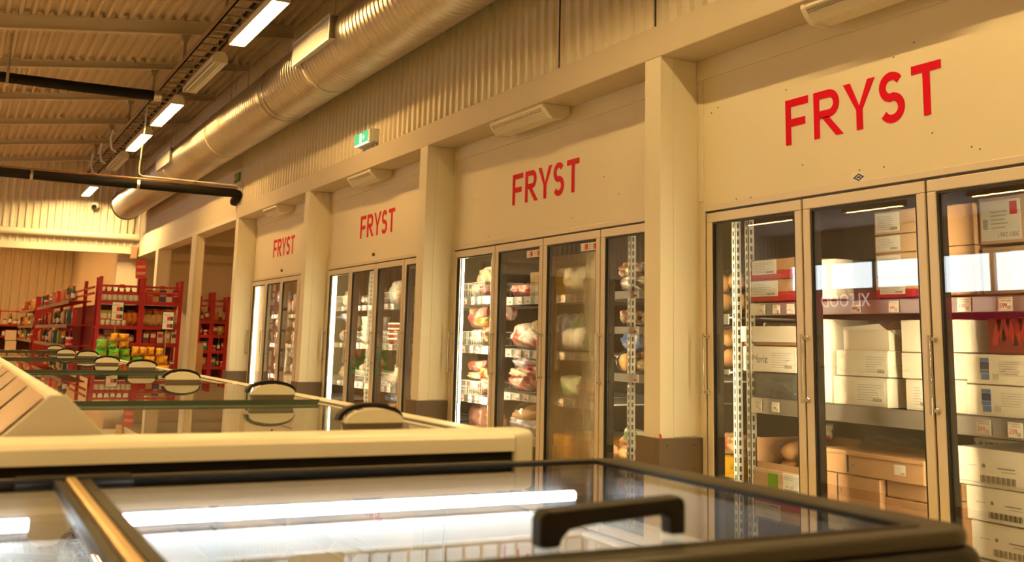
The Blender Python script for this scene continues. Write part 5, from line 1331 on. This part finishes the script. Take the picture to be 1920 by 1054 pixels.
# racks in the side room
rack_x([4.70, 4.97, 5.30, 5.75], 24.3, [.45, .79, 1.12, 1.42], 1.96, .45, 'red rack in the side room between the column and the last pillar', (1.85, 1.74), tops=[1.95, 2.04, 1.95, 1.95])
for zi, z in enumerate((1.422, 1.122, .792, .452)):
    for i in range(8):
        kd, a, b, w = pal[(i * 3 + zi * 4) % len(pal)]
        put(kd, a, b, 4.76 + .10 * i, 24.38, z, 0, '%s on the %s shelf of the side room rack' % (w, ['top', 'second', 'third', 'lowest'][zi]), '%s, side room %s shelf' % (w, ['top', 'second', 'third', 'lowest'][zi]), .95)
carton(4.38, 4.53, 0, .95, 21.8, .25, CARDT, 'narrow brown standing carton on the floor before the side room rack')
_c = bpy.data.objects[[o.name for o in bpy.data.objects if o.get('label') == 'narrow brown standing carton on the floor before the side room rack'][0]]
_c.location = (4.27, 22.0, 0); _c.rotation_euler = (0, 0, PI / 2)

# pile of yellow and green packs on its pallet, with two price boards
pl = empty('display_pallet', (2.1, 15.15, 0), 'low wooden display pallet under the yellow and green packs', 'pallet')
for z in (.0, .30): 
    G().box(1.55, 2.62, 14.8, 15.5, z, z + .30).build('pallet_box', mat('pallet_wood', (.34, .20, .09), .7, var=.2, vs=9), pl, bevel=.004)
PG = printed('pack_green', (.02, .50, .03), (.10, .55, .03), (.38, .48, .04), 9, .3); PY = printed('pack_yellow', (.95, .66, .02), (.90, .52, .02), (.70, .20, .02), 10, .3)
GR = [(1.64, 1.77, .94, 1.05), (1.775, 1.90, .94, 1.02), (1.64, 1.785, .82, .938), (1.79, 1.93, .82, .936), (1.94, 2.06, .845, .938), (1.95, 2.08, .74, .843), (2.09, 2.22, .72, .838)]
YE = [(1.80, 1.89, 1.022, 1.13), (1.90, 2.03, 1.04, 1.125), (1.92, 2.04, .94, 1.037), (2.07, 2.155, .842, .965), (2.16, 2.27, .85, .96), (2.275, 2.365, .85, .96), (2.37, 2.47, .85, .95), (2.225, 2.375, .735, .848), (2.39, 2.54, .735, .848), (2.38, 2.56, .62, .733)]
GR += [(1.62, 1.78, .71, .818), (1.79, 1.945, .71, .818), (1.60, 1.77, .602, .708), (1.78, 1.94, .602, .708), (1.95, 2.08, .602, .738), (2.09, 2.22, .602, .718)]
YE += [(2.225, 2.37, .602, .733)]
pos = ['topmost beside the yellow ones', 'tucked under the top yellow pack', 'at the far edge of the third row', 'in the middle of the third row', 'next to the yellow column', 'under the yellow column', 'lowest in front of the yellow rows']
for i, (a, b, c, d) in enumerate(GR):
    o = G().pillow(b - a, d - c, .15, seed=300 + i, wr=.04).build('goods_pack', PG, org=(0, 0, 0), smooth=60); o.location = ((a + b) / 2, 15.0 + .03 * (i % 3), c)
    if i < 7: tag(o, 'green pack of the display pile, ' + pos[i], 'pack', 'green display packs')
    else: tag(o, 'green pack in the lowest rows of the display pile, resting on the pallet', 'pack', 'lower green display packs')
posy = ['standing upright at the very top', 'lying at the very top', 'just under the lying top one', 'standing at the left of the middle row', 'second from the left in the middle row', 'third from the left in the middle row', 'at the right of the middle row', 'at the left of the lower row', 'at the right of the lower row', 'at the bottom right corner', 'resting on the pallet beside the green ones']
for i, (a, b, c, d) in enumerate(YE):
    o = G().pillow(b - a, d - c, .15, seed=330 + i, wr=.04).build('goods_pack', PY, org=(0, 0, 0), smooth=60); o.location = ((a + b) / 2, 14.98 + .03 * (i % 3), c)
    tag(o, 'yellow pack of the display pile, ' + posy[i], 'pack', 'yellow display packs')
tag(G().box(2.40, 2.60, 14.95, 15.2, .602, .618).build('cardboard_sheet', CARD), 'cardboard sheet under the bottom right yellow pack', 'sheet')
for (x0, x1, z0, z1, xb, zb, w) in ((1.905, 2.065, 1.30, 1.555, 1.95, 1.05, 'tilted white price board with red and black blocks, standing behind the topmost packs'), (2.585, 2.745, 1.19, 1.44, 2.66, .60, 'lower white price board with red and black blocks, nearer the pale steel column')):
    y = 16.0
    root = empty('price_board', ((x0 + x1) / 2, y, 0), w, 'sign', 'price boards by the display')
    G().box(x0, x1, y, y + .012, z0, z1).build('frame', BLACKP, root)
    G().box(x0 + .008, x1 - .008, y - .002, y, z0 + .008, z1 - .008).build('sheet', PAPER, root)
    g = G(); W_ = x1 - x0; H_ = z1 - z0
    for v in (.50, .10):
        g.use(0).box(x0 + W_ * .42, x0 + W_ * .66, y - .004, y - .002, z0 + H_ * v, z0 + H_ * (v + .22)); g.use(1).box(x0 + W_ * .67, x0 + W_ * .92, y - .004, y - .002, z0 + H_ * v, z0 + H_ * (v + .22))
        g.use(2)
        for q in range(2): g.box(x0 + W_ * .14, x0 + W_ * (.8 - .2 * q), y - .004, y - .002, z0 + H_ * (v + .28 + .05 * q), z0 + H_ * (v + .30 + .05 * q))
    g.build('price_blocks', [INKR, mat('charcoal_ink', (.05, .05, .04), .6), INKG], root)
    G().tube([((x0 + x1) / 2 - .01, y + .02, 0), ((x0 + x1) / 2 - .01, y + .02, z0 + .05)], .008, 8).build('pole', CHROME, root)
    G().lathe([(.14, 0), (.14, .012), (.02, .02)], ((x0 + x1) / 2 - .01, y + .02, 0), 20).build('foot', BLACKP, root)

# helper data not needed in the finished scene
for o in bpy.data.objects:
    if '_o' in o: del o['_o']
